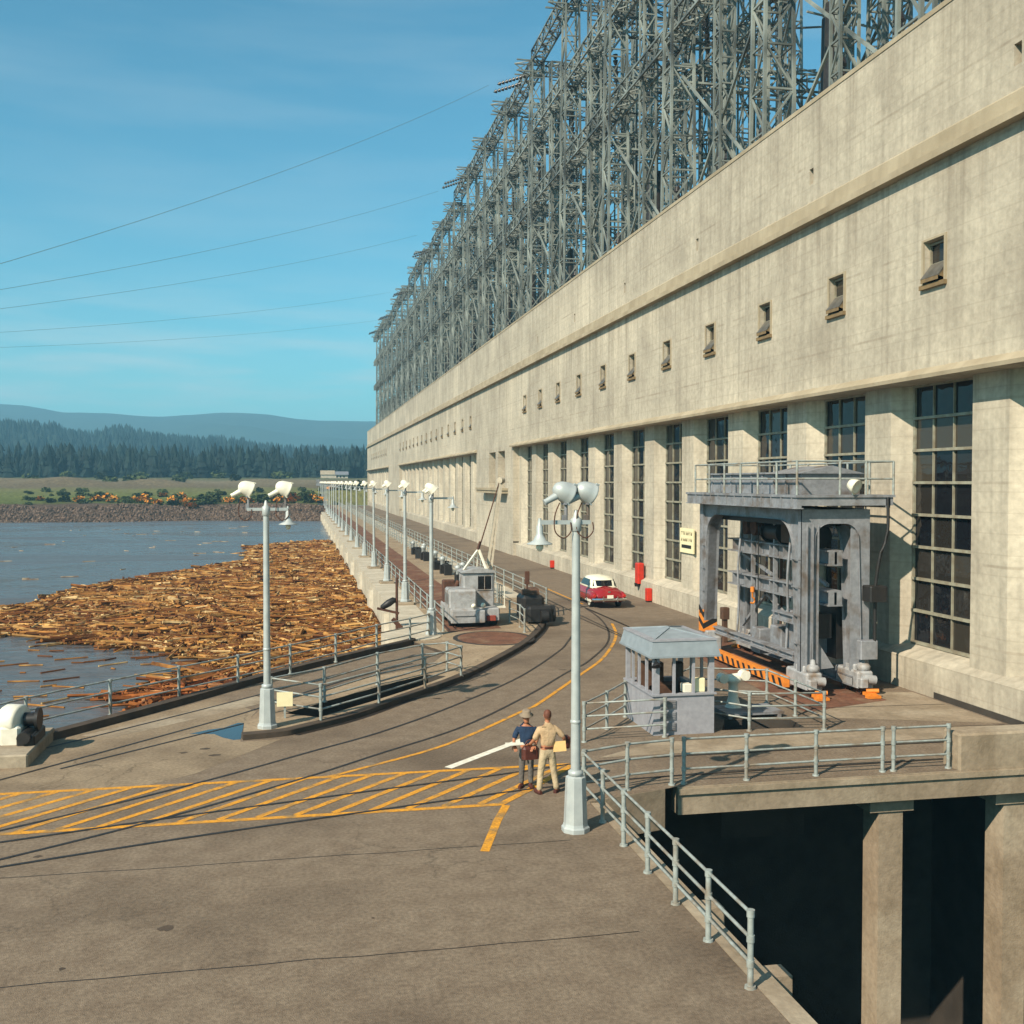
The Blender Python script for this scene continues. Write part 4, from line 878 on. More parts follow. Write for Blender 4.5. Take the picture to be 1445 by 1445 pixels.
# ------------------------------------------------------------------ guard booth
t = thing('guard_booth', 'small grey guard booth with hipped metal roof and glazed sides', 'booth', (9.25, 27.0, 0))
W, D, SZ, EZ = 1.72, 2.5, 1.09, 2.13
mb = MB()
for a in ((0, W, 0, .08), (0, W, D-.08, D), (0, .08, .08, D-.08), (W-.08, W, .08, D-.08)): mb.bx(*a, 0, SZ-.03)
mb.bx(.06, W-.06, .06, D-.06, .0, .08); mb.build('lower_wall', M['booth'], t)
mb = MB()
for a in ((-.05, W+.05, -.05, .12), (-.05, W+.05, D-.12, D+.05), (-.05, .12, .12, D-.12), (W-.12, W+.05, .12, D-.12)): mb.bx(*a, SZ-.03, SZ+.02)
mb.build('sill', M['booth'], t)
posts = [(0, 0, .17, .14), (.55, 0, .07, .07), (1.10, 0, .07, .07), (W-.14, 0, .14, .14), (0, D-.12, .12, .12), (W-.12, D-.12, .12, .12), (0, .65, .07, .07), (0, 1.3, .07, .07), (0, 1.85, .07, .07), (W-.07, .8, .07, .07), (W-.07, 1.6, .07, .07), (.8, D-.07, .07, .07)]
for x, y, a, b in posts:
    mb = MB(); mb.bx(x, x+a, y, y+b, SZ+.02, EZ+.2); mb.build('window_post', M['booth'], t)
mb = MB(); o_, i_ = .13, .03
def rect(k, z): return [(-k, -k, z), (W+k, -k, z), (W+k, D+k, z), (-k, D+k, z)]
mb.loft([rect(o_, EZ), rect(i_, EZ+.42)], False, False); mb.quad(*rect(o_, EZ)); 
r = rect(i_, EZ+.42); mid = [(W/2-.02, D*.45, EZ+.60), (W/2-.02, D*.55, EZ+.60)]
mb.add(r+mid, [(0, 1, 4), (1, 2, 5, 4), (2, 3, 5), (3, 0, 4, 5)])
mb.bx(-o_-.015, W+o_+.015, -o_-.015, D+o_+.015, EZ-.03, EZ+.02)
rf = mb.build('roof', M['boothroof'], t)
mb = MB(); mb.bx(-i_-.03, W+i_+.03, -i_-.03, D+i_+.03, EZ+.40, EZ+.45); mb.build('roof_rim', M['booth'], rf)
mb = MB()
for a, b in ((r[0], mid[0]), (r[1], mid[0]), (r[2], mid[1]), (r[3], mid[1]), (mid[0], mid[1])): mb.bar(V(a)+V((0, 0, .012)), V(b)+V((0, 0, .012)), .035, .03)
mb.build('ridge_flashing', M['boothroof'], rf)
mb = MB(); mb.bx(.3, 1.5, 1.75, 2.3, .1, 1.0); mb.bx(.3, .95, 1.9, 2.36, 1.0, 1.62); mb.build('inside_desk', M['brown'], t)
for i in range(3):
    mb = MB()
    mb.bx(.18+.0, .62, -.035, .0, .12+.3*i, .34+.3*i)
    for q in range(4): mb.bx(.2, .60, -.05, -.03, .15+.3*i+q*.045, .17+.3*i+q*.045)
    mb.build('vent_louvre', M['steel'], t)
mb = MB(); mb.cham(.9, 1.14, .14, .4, SZ+.02, SZ+.24, .02); mb.build('inside_box', M['cream'], t)
mb = MB(); mb.cham(1.2, 1.52, .14, .36, SZ+.02, SZ+.38, .02); mb.build('inside_box', M['sign'], t)
mb = MB(); mb.cham(.82, 1.08, .6, .9, 1.45, 1.85, .04); mb.tube((.95, .75, .1), (.95, .75, 1.46), .06, .06, 8); mb.build('inside_telephone', M['black'], t)
mb = MB(); mb.lathe([(.02, 0), (.06, .02), (.13, .12), (.14, .14), (.02, .1)], 12, Matrix.Translation((.02, -.12, EZ-.12)) @ Matrix.Rotation(R(150), 4, 'X')); mb.bar((.05, .0, EZ-.05), (.03, -.12, EZ-.1), .03); mb.build('spotlight', M['black'], t)

# capstan, planks
t = thing('capstan', 'white mushroom headed capstan inside the railing beside the booth', 'capstan', (12.5, 29.3, 0))
mb = MB(); mb.lathe([(.36, 0), (.36, .07), (.28, .12), (.22, .2), (.15, .45), (.14, .85), (.22, .92), (.26, 1.0), (.2, 1.08), (.05, 1.12)], 18); mb.build('drum', M['cream'], t)
mb = MB(); mb.tube((-.5, 0, 1.02), (.5, 0, 1.12), .085, .085, 10); mb.tube((.33, -.14, 1.1), (.33, .14, 1.1), .15, .15, 12); mb.tube((-.34, -.14, 1.03), (-.34, .14, 1.03), .14, .14, 12); mb.build('gear_head', M['cream'], t)
t = thing('hatch_cover', 'grey steel hatch cover half open beside the white capstan', 'hatch', (12.5, 28.3, 0))
mb = MB()
for k in range(5): mb.bx(-.55, 1.2, .12+.24*k, .33+.24*k, .1, .17)
mb.bx(-.5, -.4, .1, 1.3, .01, .1); mb.bx(1.0, 1.1, .1, 1.3, .01, .1); mb.build('plank', M['steel'], t)
t = thing('warning_plate', 'small cream notice board on the railing beside the left lamp post', 'sign', (-.45, 30.55, SLAB))
mb = MB(); mb.bx(-.22, .22, -.02, .02, .34, .74); mb.build('board', M['sign'], t)
mb = MB(); mb.bx(-.03, .03, .02, .06, 0, .7); mb.build('post', M['galv'], t)

# ------------------------------------------------------------------ mooring winch, left edge
t = thing('mooring_winch', 'cream and dark mooring winch on a low concrete block at the left edge', 'winch', (-7.2, 28.3, 0)); t.scale = (.95, 1, .86)
mb = MB(); mb.cham(-.95, .85, -1.4, 1.5, 0, .36, .04); mb.build('plinth', M['conc'], t)
mb = MB(); mb.lathe([(.05, -.25), (.4, -.25), (.45, -.18), (.45, .18), (.4, .25), (.05, .25)], 20, Matrix.Translation((.15, .1, .98)) @ Matrix.Rotation(R(90), 4, 'Y') @ Matrix.Rotation(R(20), 4, 'X')); mb.cham(-.12, .42, -.35, .45, .36, .9, .08); mb.build('gear_housing', M['cream'], t)
mb = MB(); mb.tube((.42, .1, .98), (.78, .1, .98), .2, .2, 14); mb.tube((.72, .1, .98), (.8, .1, .98), .34, .34, 16); mb.cham(.35, .8, -.5, .7, .36, .66, .05); mb.tube((.55, -.6, .6), (.55, .3, .6), .17, .17, 12); mb.build('drum', M['black'], t)
mb = MB(); mb.tube((-.6, -.5, .66), (-.6, .5, .66), .26, .26, 14); mb.build('motor', M['steel'], t)

# ------------------------------------------------------------------ gantry crane
GX0, GX1, GY0, GY1 = 15.7, 17.75, 31.55, 39.75
t = thing('gantry_crane', 'tall grey steel gantry crane with arched legs standing against the powerhouse', 'gantry crane', (GX0, GY0, 0))
LX, LY = GX1-GX0, GY1-GY0; ZT = 5.95
def arch_frame(length, z0, z1, legw0, legw1, rad, head, tks, seg=8, legt=None):
    # outline in (u, z): outer rectangle with rounded opening, legs tapering to the foot
    inner = [(legw0, z0)]
    xa, xb = legw1, length-(legt or legw1)
    zi = z1-head
    for i in range(seg+1):
        a = math.pi-math.pi/2*i/seg; inner.append((xa+rad+rad*math.cos(a), zi-rad+rad*math.sin(a)))
    for i in range(seg+1):
        a = math.pi/2-math.pi/2*i/seg; inner.append((xb-rad+rad*math.cos(a), zi-rad+rad*math.sin(a)))
    inner.append((length-legw0, z0))
    return inner
def frame_mesh(inner, length, z0, z1, f, tk):
    mb = MB(); n = len(inner)
    # strip quads between inner polyline and outer one
    outer = []
    for i, (u, z) in enumerate(inner):
        if i == 0: outer.append((0, z0))
        elif i == n-1: outer.append((length, z0))
        elif i <= 1: outer.append((0, z))
        elif i >= n-2: outer.append((length, z))
        else: outer.append((max(0, min(length, (u-length/2)*1.0+length/2)), z1))
    outer[1] = (0, inner[1][1]); outer[n-2] = (length, inner[n-2][1])
    outer[2] = (0, z1) if n > 4 else outer[2]; outer[n-3] = (length, z1)
    vs = [f(u, z, 0) for u, z in inner]+[f(u, z, 0) for u, z in outer]+[f(u, z, tk) for u, z in inner]+[f(u, z, tk) for u, z in outer]
    fs = []
    for i in range(n-1):
        fs += [(i, i+1, n+i+1, n+i), (2*n+i, 3*n+i, 3*n+i+1, 2*n+i+1), (i, 2*n+i, 2*n+i+1, i+1), (n+i, n+i+1, 3*n+i+1, 3*n+i)]
    fs += [(0, n, 3*n, 2*n), (n-1, 3*n-1, 4*n-1, 2*n-1)]
    return mb.add(vs, fs)
def flange(mb, inner, f, t0, t1, w):
    pts = inner
    for (a, b) in zip(pts, pts[1:]):
        va = [f(a[0], a[1], t0), f(a[0], a[1], t1), f(b[0], b[1], t1), f(b[0], b[1], t0)]; mb.add(va, [(0, 1, 2, 3)])
# long side facing the road, in the plane X = GX0
for x0, s in ((0, 1), (LX-.34, 1)):
    inn = arch_frame(LY+.5, .75, ZT, .40, .66, 1.0, .40, .34)
    f = lambda u, z, k, x0=x0: (x0+k, u-.3, z)
    mb = frame_mesh(inn, LY+.5, .75, ZT, f, .34)
    f2 = lambda u, z, k, x0=x0: (x0+k, u-.3, z)
    flange(mb, inn, f2, -.1, .44, .1)
    for y in (-.305, LY+.2): mb.bx(x0-.1, x0+.44, y-.03, y+.03, .75, ZT-.02)
    mb.build('portal_frame', M['steel'], t)
# short ends perpendicular to the wall
for y0 in (-.35, LY-.1):
    inn = arch_frame(LX+.3, .75, ZT-.03, .28, .42, .5, .45, .3)
    f = lambda u, z, k, y0=y0: (u-.1, y0+k, z)
    mb = frame_mesh(inn, LX+.3, .75, ZT-.03, f, .28); flange(mb, inn, f, -.08, .36, .1); mb.build('end_frame', M['steel'], t)
# columns stiffeners on the near leg
mb = MB()
for x in (.02, .22, .40): mb.bx(x, x+.03, -.47, -.40, .9, ZT-.5)
mb.build('stiffener', M['steel'], t)
# platform and edge beam
mb = MB(); mb.bx(-.5, LX+.85, -.75, LY+.75, ZT+.36, ZT+.44); mb.build('platform', M['steel'], t)
mb = MB(); mb.bx(-.45, -.3, -.7, LY+.7, ZT+.03, ZT+.36); mb.bx(-.52, -.23, -.7, LY+.7, ZT, ZT+.03); mb.bx(LX+.55, LX+.7, -.7, LY+.7, ZT+.03, ZT+.36); mb.bx(-.3, LX+.8, -.7, -.55, ZT+.1, ZT+.36); mb.bx(-.3, LX+.55, LY+.55, LY+.7, ZT+.05, ZT+.36)
for k in range(12): mb.bx(-.50, -.45, -.4+.75*k, -.36+.75*k, ZT+.03, ZT+.36)
mb.build('edge_beam', M['steel'], t)
# hand rail on the platform
for (x, y) in [(-.46, -.7+1.45*k) for k in range(7)]+[(LX+.8, -.7+1.45*k) for k in range(7)]+[(1.0, -.7), (1.9, -.7)]:
    mb = MB(); mb.tube((x, y, ZT+.44), (x, y, ZT+1.5), .04, .04, 8); mb.build('railing_post', M['galv'], t)
mb = MB()
for z in (ZT+.95, ZT+1.5):
    c = [(-.46, -.7, z), (LX+.8, -.7, z), (LX+.8, 8.0, z), (-.46, 8.0, z)]
    for a, b in zip(c, c[1:]+c[:1]): mb.tube(a, b, .03, .03, 8)
mb.build('railing', M['galv'], t)
# machinery house on the platform
mb = MB(); mb.bx(.25, 2.3, 0.4, 8.2, ZT+.44, ZT+1.12)
for k in range(9): mb.bx(.21, .25, .55+.92*k, .63+.92*k, ZT+.46, ZT+1.1)
mb.build('hoist_girder', M['steel'], t)
mb = MB(); mb.prism([(.1, ZT+1.12), (2.45, ZT+1.12), (1.3, ZT+1.38)], .3, 2.9, Matrix(((1, 0, 0, 0), (0, 0, 1, 0), (0, 1, 0, 0), (0, 0, 0, 1)))); mb.bx(.15, 2.4, 2.9, 8.3, ZT+1.12, ZT+1.18); mb.build('hoist_cover', M['steel'], t)
mb = MB(); mb.lathe([(.06, -.22), (.16, -.18), (.22, -.02), (.24, .1), (.2, .08), (.02, .02)], 16, Matrix.Translation((1.45, -.8, ZT+.72)) @ Matrix.Rotation(R(115), 4, 'X') @ Matrix.Rotation(R(25), 4, 'Y')); mb.bar((1.45, -.72, ZT+.44), (1.45, -.75, ZT+.66), .06); mb.build('floodlight', M['cream'], t)
# long cross beams inside (stop-log lifting beams)
def ibeam(x, y0, y1, z, h=.42, w=.3):
    mb = MB(); mb.bx(x-w/2, x+w/2, y0, y1, z+h/2-.05, z+h/2); mb.bx(x-w/2, x+w/2, y0, y1, z-h/2, z-h/2+.05); mb.bx(x-.04, x+.04, y0, y1, z-h/2+.05, z+h/2-.05)
    for k in range(int((y1-y0)/1.1)+1): mb.bx(x-w/2+.02, x+w/2-.02, y0+1.1*k, y0+.04+1.1*k, z-h/2+.05, z+h/2-.05)
    return mb
for x, z in ((1.15, 4.35), (1.15, 3.05)): ibeam(x, -.2, LY-.2, z, .5, .5).build('lifting_beam', M['steel'], t)
ibeam(1.8, -.5, LY-.9, .42, .34, .4).build('sill_beam', M['steel'], t)
mb = MB(); mb.cham(.75, 1.6, 1.0, 2.6, 1.1, 2.4, .06); mb.build('counterweight', M['steel'], t)
mb = MB(); mb.cham(.8, 1.5, 3.0, 3.9, .7, 1.7, .05); mb.build('counterweight', M['steel'], t)
ibeam(.55, .2, 2.9, 2.2, .3, .3).build('walkway_beam', M['steel'], t)
ibeam(.4, -.1, LY-.3, 1.0, .25, .3).build('walkway_beam', M['steel'], t)
for ya, yb in ((.9, 2.2), (3.4, 4.6)):
    mb = MB(); mb.tube((1.15, ya, 5.0), (1.15, yb, 5.0), .33, .33, 16); mb.tube((1.15, ya-.06, 5.0), (1.15, ya, 5.0), .42, .42, 16); mb.tube((1.15, yb, 5.0), (1.15, yb+.06, 5.0), .42, .42, 16); mb.build('hoist_drum', M['black'], t)
mb = MB(); mb.cham(.85, 1.45, 2.4, 3.2, 4.68, 5.4, .05); mb.build('hoist_motor', M['brown'], t)
for y in (5.6, 6.4): 
    mb = MB(); mb.tube((.9, y, 5.1), (1.4, y, 5.1), .3, .3, 14); mb.build('sheave', M['rust'], t)
for (ya, za, yb, zb) in ((.6, 3.4, 2.6, 4.0), (4.8, 3.4, 7.4, 4.0), (3.2, 1.9, 5.4, 2.7), (5.2, 2.7, 7.4, 1.2)):
    mb = MB(); mb.bar((1.3, ya, za), (1.3, yb, zb), .1); mb.build('diagonal_brace', M['steel'], t)
for (y, x) in ((1.2, .8), (1.5, 1.0), (3.1, 1.2), (4.9, .8), (6.2, 1.2)):
    mb = MB(); mb.tube((x, y, 3.2), (x, y, 5.2), .02, .02, 6); mb.tube((x, y, 2.6), (x, y, 3.2), .02, .02, 6); mb.build('hoist_rope', M['black'], t)
for (y, x) in ((.7, .8), (1.0, 1.15), (5.4, .8)):
    mb = MB(); pts = [(x, y, 2.75)]+[(x+.09*math.sin(a*.5), y, 2.5-.11*(1-math.cos(a*.5))) for a in range(0, 9)]; mb.path(pts, .035, 6); mb.tube((x, y, 2.7), (x, y, 2.9), .08, .08, 8); mb.build('hook', M['orange'], t)
# dark cab panel near the wall end, cabinets, pipes
mb = MB(); mb.bx(1.5, 2.0, .4, 1.5, 1.0, 2.9); mb.bx(.5, 1.3, .3, .8, 1.7, 2.5); mb.build('control_cab', M['black'], t)
mb = MB(); mb.cham(1.75, 2.35, -.75, -.45, 1.15, 1.75, .03); mb.build('cabinet', M['steel'], t)
mb = MB(); mb.cham(.55, 1.0, 4.2, 4.9, .6, 1.5, .03); mb.build('cabinet', M['steel'], t)
# trucks
for (x, y) in ((.15, -.05), (.15, LY-.1), (LX-.15, -.05), (LX-.15, LY-.1)):
    mb = MB(); mb.cham(x-.28, x+.28, y-.75, y+.75, .25, .78, .06); mb.cham(x-.2, x+.2, y-.35, y+.35, .7, .95, .04); tr = mb.build('truck', M['machine'], t)
    for s in (-.45, .45):
        mb = MB(); mb.tube((x-.1, y+s, .24), (x+.1, y+s, .24), .24, .24, 16); mb.tube((x+.1, y+s, .24), (x+.15, y+s, .24), .28, .28, 16); mb.build('wheel', M['rust'], tr)
    if y < 1:
        mb = MB(); mb.lathe([(.05, 0), (.2, .02), (.22, .16), (.16, .24), (.08, .26), (.07, .4), (.03, .42)], 14, Matrix.Translation((x+.05, y-.5, .76))); mb.tube((x-.1, y-.75, .55), (x+.3, y-.8, .5), .15, .15, 12); mb.cham(x-.28, x+.0, y-.95, y-.7, .3, .6, .04); mb.build('gear_motor', M['machine'], tr)
    mb = MB(); sgn = -1 if y < 1 else 1
    mb.bx(x-.12, x+.12, y+sgn*.76, y+sgn*1.25, .05, .16); mb.bx(x-.22, x+.22, y+sgn*1.1, y+sgn*1.3, .02, .10); mb.tube((x-.1, y+sgn*.95, .2), (x+.25, y+sgn*1.1, .22), .07, .07, 10); mb.build('rail_sweep', M['orange'], t)
# brace at the foot of the near leg
mb = MB()
mb.prism([(.35, .8), (1.05, .85), (.35, 1.9)], -.33, -.27, Matrix(((1, 0, 0, 0), (0, 0, 1, 0), (0, 1, 0, 0), (0, 0, 0, 1)))); mb.build('gusset', M['steel'], t)
mb = MB(); mb.cham(.35, 1.75, .5, 7.4, 5.35, 5.9, .04); mb.build('darkening_box', M['black'], t)  # black box added to darken the crane's upper inside
for y in (1.9, 3.9, 5.8):
    mb = MB(); mb.bar((1.0, y, 1.0), (1.0, y, 5.3), .14, .1); mb.build('guide_bar', M['steel'], t)
for k, (x, y) in enumerate(((.6, 2.2), (1.4, 4.4), (.7, 6.6))):
    mb = MB(); mb.path(spline([(x, y, .9), (x+.1, y+.05, 2.2), (x, y-.1, 3.6), (x+.2, y, 5.3)], 5), .045, 7); mb.build('pipe', M['rust'] if k == 1 else M['steel'], t)
for z in (1.6, 2.5, 3.4, 4.3):
    mb = MB(); mb.bx(-.115, -.1, LY-.2, LY+.2, z, z+.05); mb.build('seam_plate', M['steel'], t)
    mb = MB(); mb.bx(-.115, -.1, -.29, .36, z, z+.05)
    for q in range(6): mb.tube((-.13, -.24+.1*q, z+.025), (-.112, -.24+.1*q, z+.025), .016, .016, 6)
    mb.build('seam_plate', M['steel'], t)
mb = MB(); mb.cham(LX-.1, LX+.5, -.95, -.4, 3.0, 3.5, .04); mb.tube((LX+.2, -.7, 1.7), (LX+.2, -.7, 3.0), .05, .05, 8); mb.path(spline([(LX+.2, -.72, 3.5), (LX+.3, -.78, 4.4), (LX+.55, -.8, 5.2), (LX+.6, -.72, ZT+.36)], 5), .05, 8); mb.build('cable_reel', M['black'], t)
# striped guard bar, orange and black, and striped foot
st = thing('striped_guard', 'orange and black striped guard beam lying along the foot of the gantry', 'guard beam', (15.45, 31.9, .28))
mb = MB(); mb.bx(-.1, .1, 0, 7.4, -.14, .2); g = mb.build('beam', M['orange'], st)
for k in range(15):
    y = .1+.48*k
    mb = MB(); mb.add([(-.104, y, -.13), (-.104, y+.2, -.13), (-.104, y+.36, .12), (-.104, y+.16, .12), (-.09, y, -.13), (-.09, y+.2, -.13), (-.09, y+.36, .12), (-.09, y+.16, .12)], [(0, 3, 2, 1), (0, 4, 7, 3), (1, 2, 6, 5), (3, 7, 6, 2), (0, 1, 5, 4)]); mb.build('stripe', M['black'], g)
mb = MB()
for k in range(4): mb.bx(-.06, .06, .4+2.1*k, .55+2.1*k, -.28, -.14)
mb.build('foot', M['black'], st)
mb = MB(); mb.bx(-.115, .46, LY-.24, LY+.25, .9, 1.75); fg = mb.build('striped_shoe', M['orange'], t)
for z in (1.0, 1.45):
    mb = MB(); mb.add([(-.118, LY-.24, z), (-.118, LY+.25, z+.28), (-.118, LY+.25, z+.5), (-.118, LY-.24, z+.22)], [(0, 1, 2, 3)]); mb.add([(-.118, LY-.244, z), (.46, LY-.244, z+.28), (.46, LY-.244, z+.5), (-.118, LY-.244, z+.22)], [(0, 1, 2, 3)]); mb.build('stripe', M['black'], fg)
t = thing('bollard_post', 'dark brown timber post by the wall left of the gantry crane', 'post', (17.6, 42.2, 0))
mb = MB(); mb.cham(-.1, .1, -.1, .1, 0, 1.35, .02); mb.build('post', M['brown'], t)
mb = MB(); mb.cham(-.16, .16, -.16, .16, 1.0, 1.5, .03); mb.build('cap', M['brown'], t)

# ------------------------------------------------------------------ wall sign, red boxes
t = thing('wall_sign', 'cream notice on the powerhouse pier with worn brown lettering and a black bar', 'sign', (XP-.06, 52.5, 3.1))
mb = MB(); mb.bx(-.05, .03, -.98, .92, 0, 1.28); mb.build('board', M['sign'], t)
mb = MB(); rr = random.Random(5)
for z, hh in ((.93, .2), (.6, .17)):
    y = .74
    while y > -.8:
        wdt = rr.uniform(.09, .15); mb.bx(-.056, -.05, y-wdt, y-wdt+.035, z, z+hh)
        if rr.random() < .8: mb.bx(-.056, -.05, y-wdt, y, z+rr.choice((0, hh*.45, hh-.035)), z+rr.choice((.04, hh*.6)) if False else z+hh*.45+.035)
        y -= wdt+.07
mb.build('lettering', M['signink'], t)
mb = MB(); mb.bx(-.057, -.05, -.72, .68, .24, .42); mb.build('black_bar', M['black'], t)
t = thing('fire_box', 'tall red fire hose cabinet hung on the powerhouse wall beside the car', 'fire box', (19.45, 59.6, .85))
mb = MB(); mb.cham(-.12, .28, -.3, .3, 0, 1.2, .06); mb.build('cabinet', M['redpaint'], t)
mb = MB(); mb.tube((-.05, 0, -.18), (-.05, 0, .02), .16, .2, 10); mb.build('valve', M['black'], t)
for loc, h, lab in (((19.3, 57.4, .0), .78, 'square red box standing at the foot of the wall beside the gantry'), ((19.33, 81.0, .02), .62, 'small far red box at the foot of the wall behind the near lamp post')):
    t = thing('fire_box', lab, 'fire box', loc)
    mb = MB(); mb.cham(-.10, .2, -.2, .2, .08, h, .03); mb.build('cabinet', M['redpaint'], t)
    mb = MB(); mb.bx(-.08, .18, -.15, .15, 0, .08); mb.build('foot', M['black'], t)

# ------------------------------------------------------------------ red car seen from behind
car = thing('parked_car', 'maroon 1950s sedan with cream roof seen from behind on the road', 'car', (16.3, 57.2, 0), R(-1))
def sec(y, w, zb, zs, zt, crown=.06):
    return [(-w*.86, y, zb), (-w, y, zb+.16), (-w*1.0, y, (zb+zs)/2), (-w*.95, y, zs), (-w*.7, y, zt), (0, y, zt+crown), (w*.7, y, zt), (w*.95, y, zs), (w, y, (zb+zs)/2), (w, y, zb+.16), (w*.86, y, zb)]
mb = MB()
mb.loft([sec(-2.46, .66, .44, .62, .66, .04), sec(-2.40, .80, .36, .70, .80, .07), sec(-2.2, .89, .33, .76, .93, .10), sec(-1.6, .93, .30, .84, 1.03, .10), sec(-.9, .96, .28, .92, 1.04), sec(.9, .96, .28, .93, 1.04), sec(1.5, .95, .29, .92, 1.02), sec(2.1, .92, .32, .88, .96), sec(2.4, .85, .38, .78, .84), sec(2.5, .7, .45, .66, .7, .02)])
body = mb.build('body', M['carred'], car)
for s in (-1, 1):
    mb = MB(); mb.loft([[(s*(.80+.17*math.cos(a*.5236)*k), y, .62+.26*math.sin(a*.5236)*k) for a in range(12)] for y, k in ((-2.5, .25), (-2.44, .7), (-2.2, 1.0), (-1.6, 1.1), (-.9, .9), (-.3, .4))]); mb.build('rear_fender', M['carred'], car)
    mb = MB(); mb.tube((s*.82, -2.42, .70), (s*.82, -2.55, .70), .085, .075, 12); mb.build('tail_light', M['taillight'], car)
    for y in (-1.45, 1.45):
        mb = MB(); mb.tube((s*.66, y, .34), (s*.86, y, .34), .34, .34, 20); wh = mb.build('wheel', M['rubber'], car)
        mb = MB(); mb.tube((s*.861, y, .34), (s*.875, y, .34), .25, .245, 20); mb.build('whitewall', M['cream'], wh)
        mb = MB(); mb.tube((s*.876, y, .34), (s*.90, y, .34), .16, .10, 16); mb.build('hub_cap', M['chrome'], wh)
mb = MB()
def cs(y, wb, wt, zt, zb=1.0): return [(-wb, y, zb), (-wb*.99, y, zb+.06), (-wt*1.03, y, zt-.12), (-wt*.9, y, zt-.03), (0, y, zt+.02), (wt*.9, y, zt-.03), (wt*1.03, y, zt-.12), (wb*.99, y, zb+.06), (wb, y, zb)]
mb.loft([cs(-1.50, .70, .60, 1.08), cs(-1.22, .74, .60, 1.42), cs(-.9, .77, .61, 1.57), cs(-.2, .78, .62, 1.66), cs(.4, .78, .61, 1.60), cs(.7, .77, .60, 1.46), cs(1.15, .74, .66, 1.06)])
mb.build('roof', M['carcream'], car)
mb = MB()
g0, g1 = [], []
for i in range(9):
    u = -1+i/4; g0.append((u*.66, -1.47+.11*u*u, 1.10)); g1.append((u*.57, -1.235+.10*u*u, 1.40))
mb.add(g0+g1, [(i, i+1, 10+i, 9+i) for i in range(8)], True); rw = mb.build('rear_window', M['blackglass'], car)
for v in rw.data.vertices: v.co.y -= .03; v.co.z += .02
for s in (-1, 1):
    mb = MB(); mb.add([(s*.785, -1.0, 1.12), (s*.785, .75, 1.12), (s*.665, .5, 1.45), (s*.665, -.85, 1.45)], [(0, 1, 2, 3)] if s > 0 else [(3, 2, 1, 0)]); mb.build('side_window', M['blackglass'], car)
    mb = MB(); mb.bx(s*.955-.012, s*.955+.012, -2.0, 1.9, .70, .73); mb.build('chrome_strip', M['chrome'], car)
    mb = MB(); mb.bx(s*.93-.02, s*.93+.02, -2.1, -.9, .34, .50); mb.build('sill_trim', M['cream'], car)
mb = MB(); mb.loft([[(x, -2.62+.10*(x/.95)**2*1.2+dy, .50+dz) for dy, dz in ((0, -.09), (-.05, -.05), (-.05, .05), (0, .09), (.04, .0))] for x in [-.97+.1*k*1.94/1.94 for k in range(20)]]); mb.bx(-.42, -.36, -2.7, -2.6, .38, .68); mb.bx(.36, .42, -2.7, -2.6, .38, .68); mb.build('bumper', M['chrome'], car)
mb = MB(); mb.bx(-.17, .17, -2.64, -2.62, .57, .74); mb.build('number_plate', M['cream'], car)
mb = MB(); mb.bx(-.07, .07, -2.42, -2.38, .84, .93); mb.build('boot_handle', M['chrome'], car)

# ------------------------------------------------------------------ locomotive crane and black winch
t = thing('mobile_crane', 'light grey mobile crane with round topped cab on the intake deck', 'mobile crane', (7.7, 48.2, SLAB))
mb = MB(); mb.cham(-.95, 1.35, 0, 3.6, .28, .85, .05); mb.cham(-.95, .55, -.25, .05, .22, .82, .05); mb.cham(.2, .62, -.34, -.02, .24, .80, .04); mb.bx(-.8, .4, -.30, -.25, .55, .62); mb.build('chassis', M['machine'], t)
mb = MB(); mb.cham(-1.0, .32, .15, 1.7, .85, 1.72, .09); mb.build('engine_hood', M['machine'], t)
mb = MB(); mb.bx(-.98, -.94, .3, 1.6, 1.0, 1.5)
for k in range(6): mb.bx(-1.0, -.98, .3+.22*k, .4+.22*k, 1.0, 1.5)
mb.build('grille', M['steel'], t)
mb = MB(); mb.cham(-.18, 1.3, 1.1, 2.6, .85, 2.42, .06); cab = mb.build('cab', M['machine'], t)
mb = MB(); prof = [(-.3, 2.40), (1.42, 2.40)]+[(1.42-1.72*k/8, 2.43+.17*math.sin(math.pi*k/8)) for k in range(9)]; mb.prism(prof, 1.0, 2.72, Matrix(((1, 0, 0, 0), (0, 0, 1, 0), (0, 1, 0, 0), (0, 0, 0, 1)))); mb.build('cab_roof', M['machine'], cab)
mb = MB(); mb.bx(.50, 1.14, 1.08, 1.10, 1.62, 2.24); mb.bx(1.29, 1.31, 1.3, 2.2, 1.6, 2.2); mb.build('cab_window', M['blackglass'], cab)
mb = MB(); mb.bx(.5, 1.14, 1.062, 1.08, 1.58, 1.62); mb.bx(.46, .5, 1.062, 1.08, 1.58, 2.28); mb.bx(1.14, 1.18, 1.062, 1.08, 1.58, 2.28); mb.bx(.8, .83, 1.066, 1.08, 1.62, 2.24); mb.build('window_frame', M['machine'], cab)
mb = MB(); mb.lathe([(.02, .0), (.1, .02), (.12, .1), (.02, .14)], 12, Matrix.Translation((.1, -.05, .98)) @ Matrix.Rotation(R(90), 4, 'X')); mb.lathe([(.02, .0), (.1, .02), (.12, .1), (.02, .14)], 12, Matrix.Translation((.55, .0, 1.0)) @ Matrix.Rotation(R(90), 4, 'X')); mb.build('headlight', M['cream'], t)
mb = MB(); mb.cham(.72, 1.15, -.1, .0, .28, .52, .02); mb.build('red_flag', M['orange_red'], t)
for s in (-.8, 1.15):
    for y in (.6, 2.9):
        mb = MB(); mb.tube((s-.14, y, .34), (s+.14, y, .34), .34, .34, 16); mb.build('wheel', M['rubber'], t)
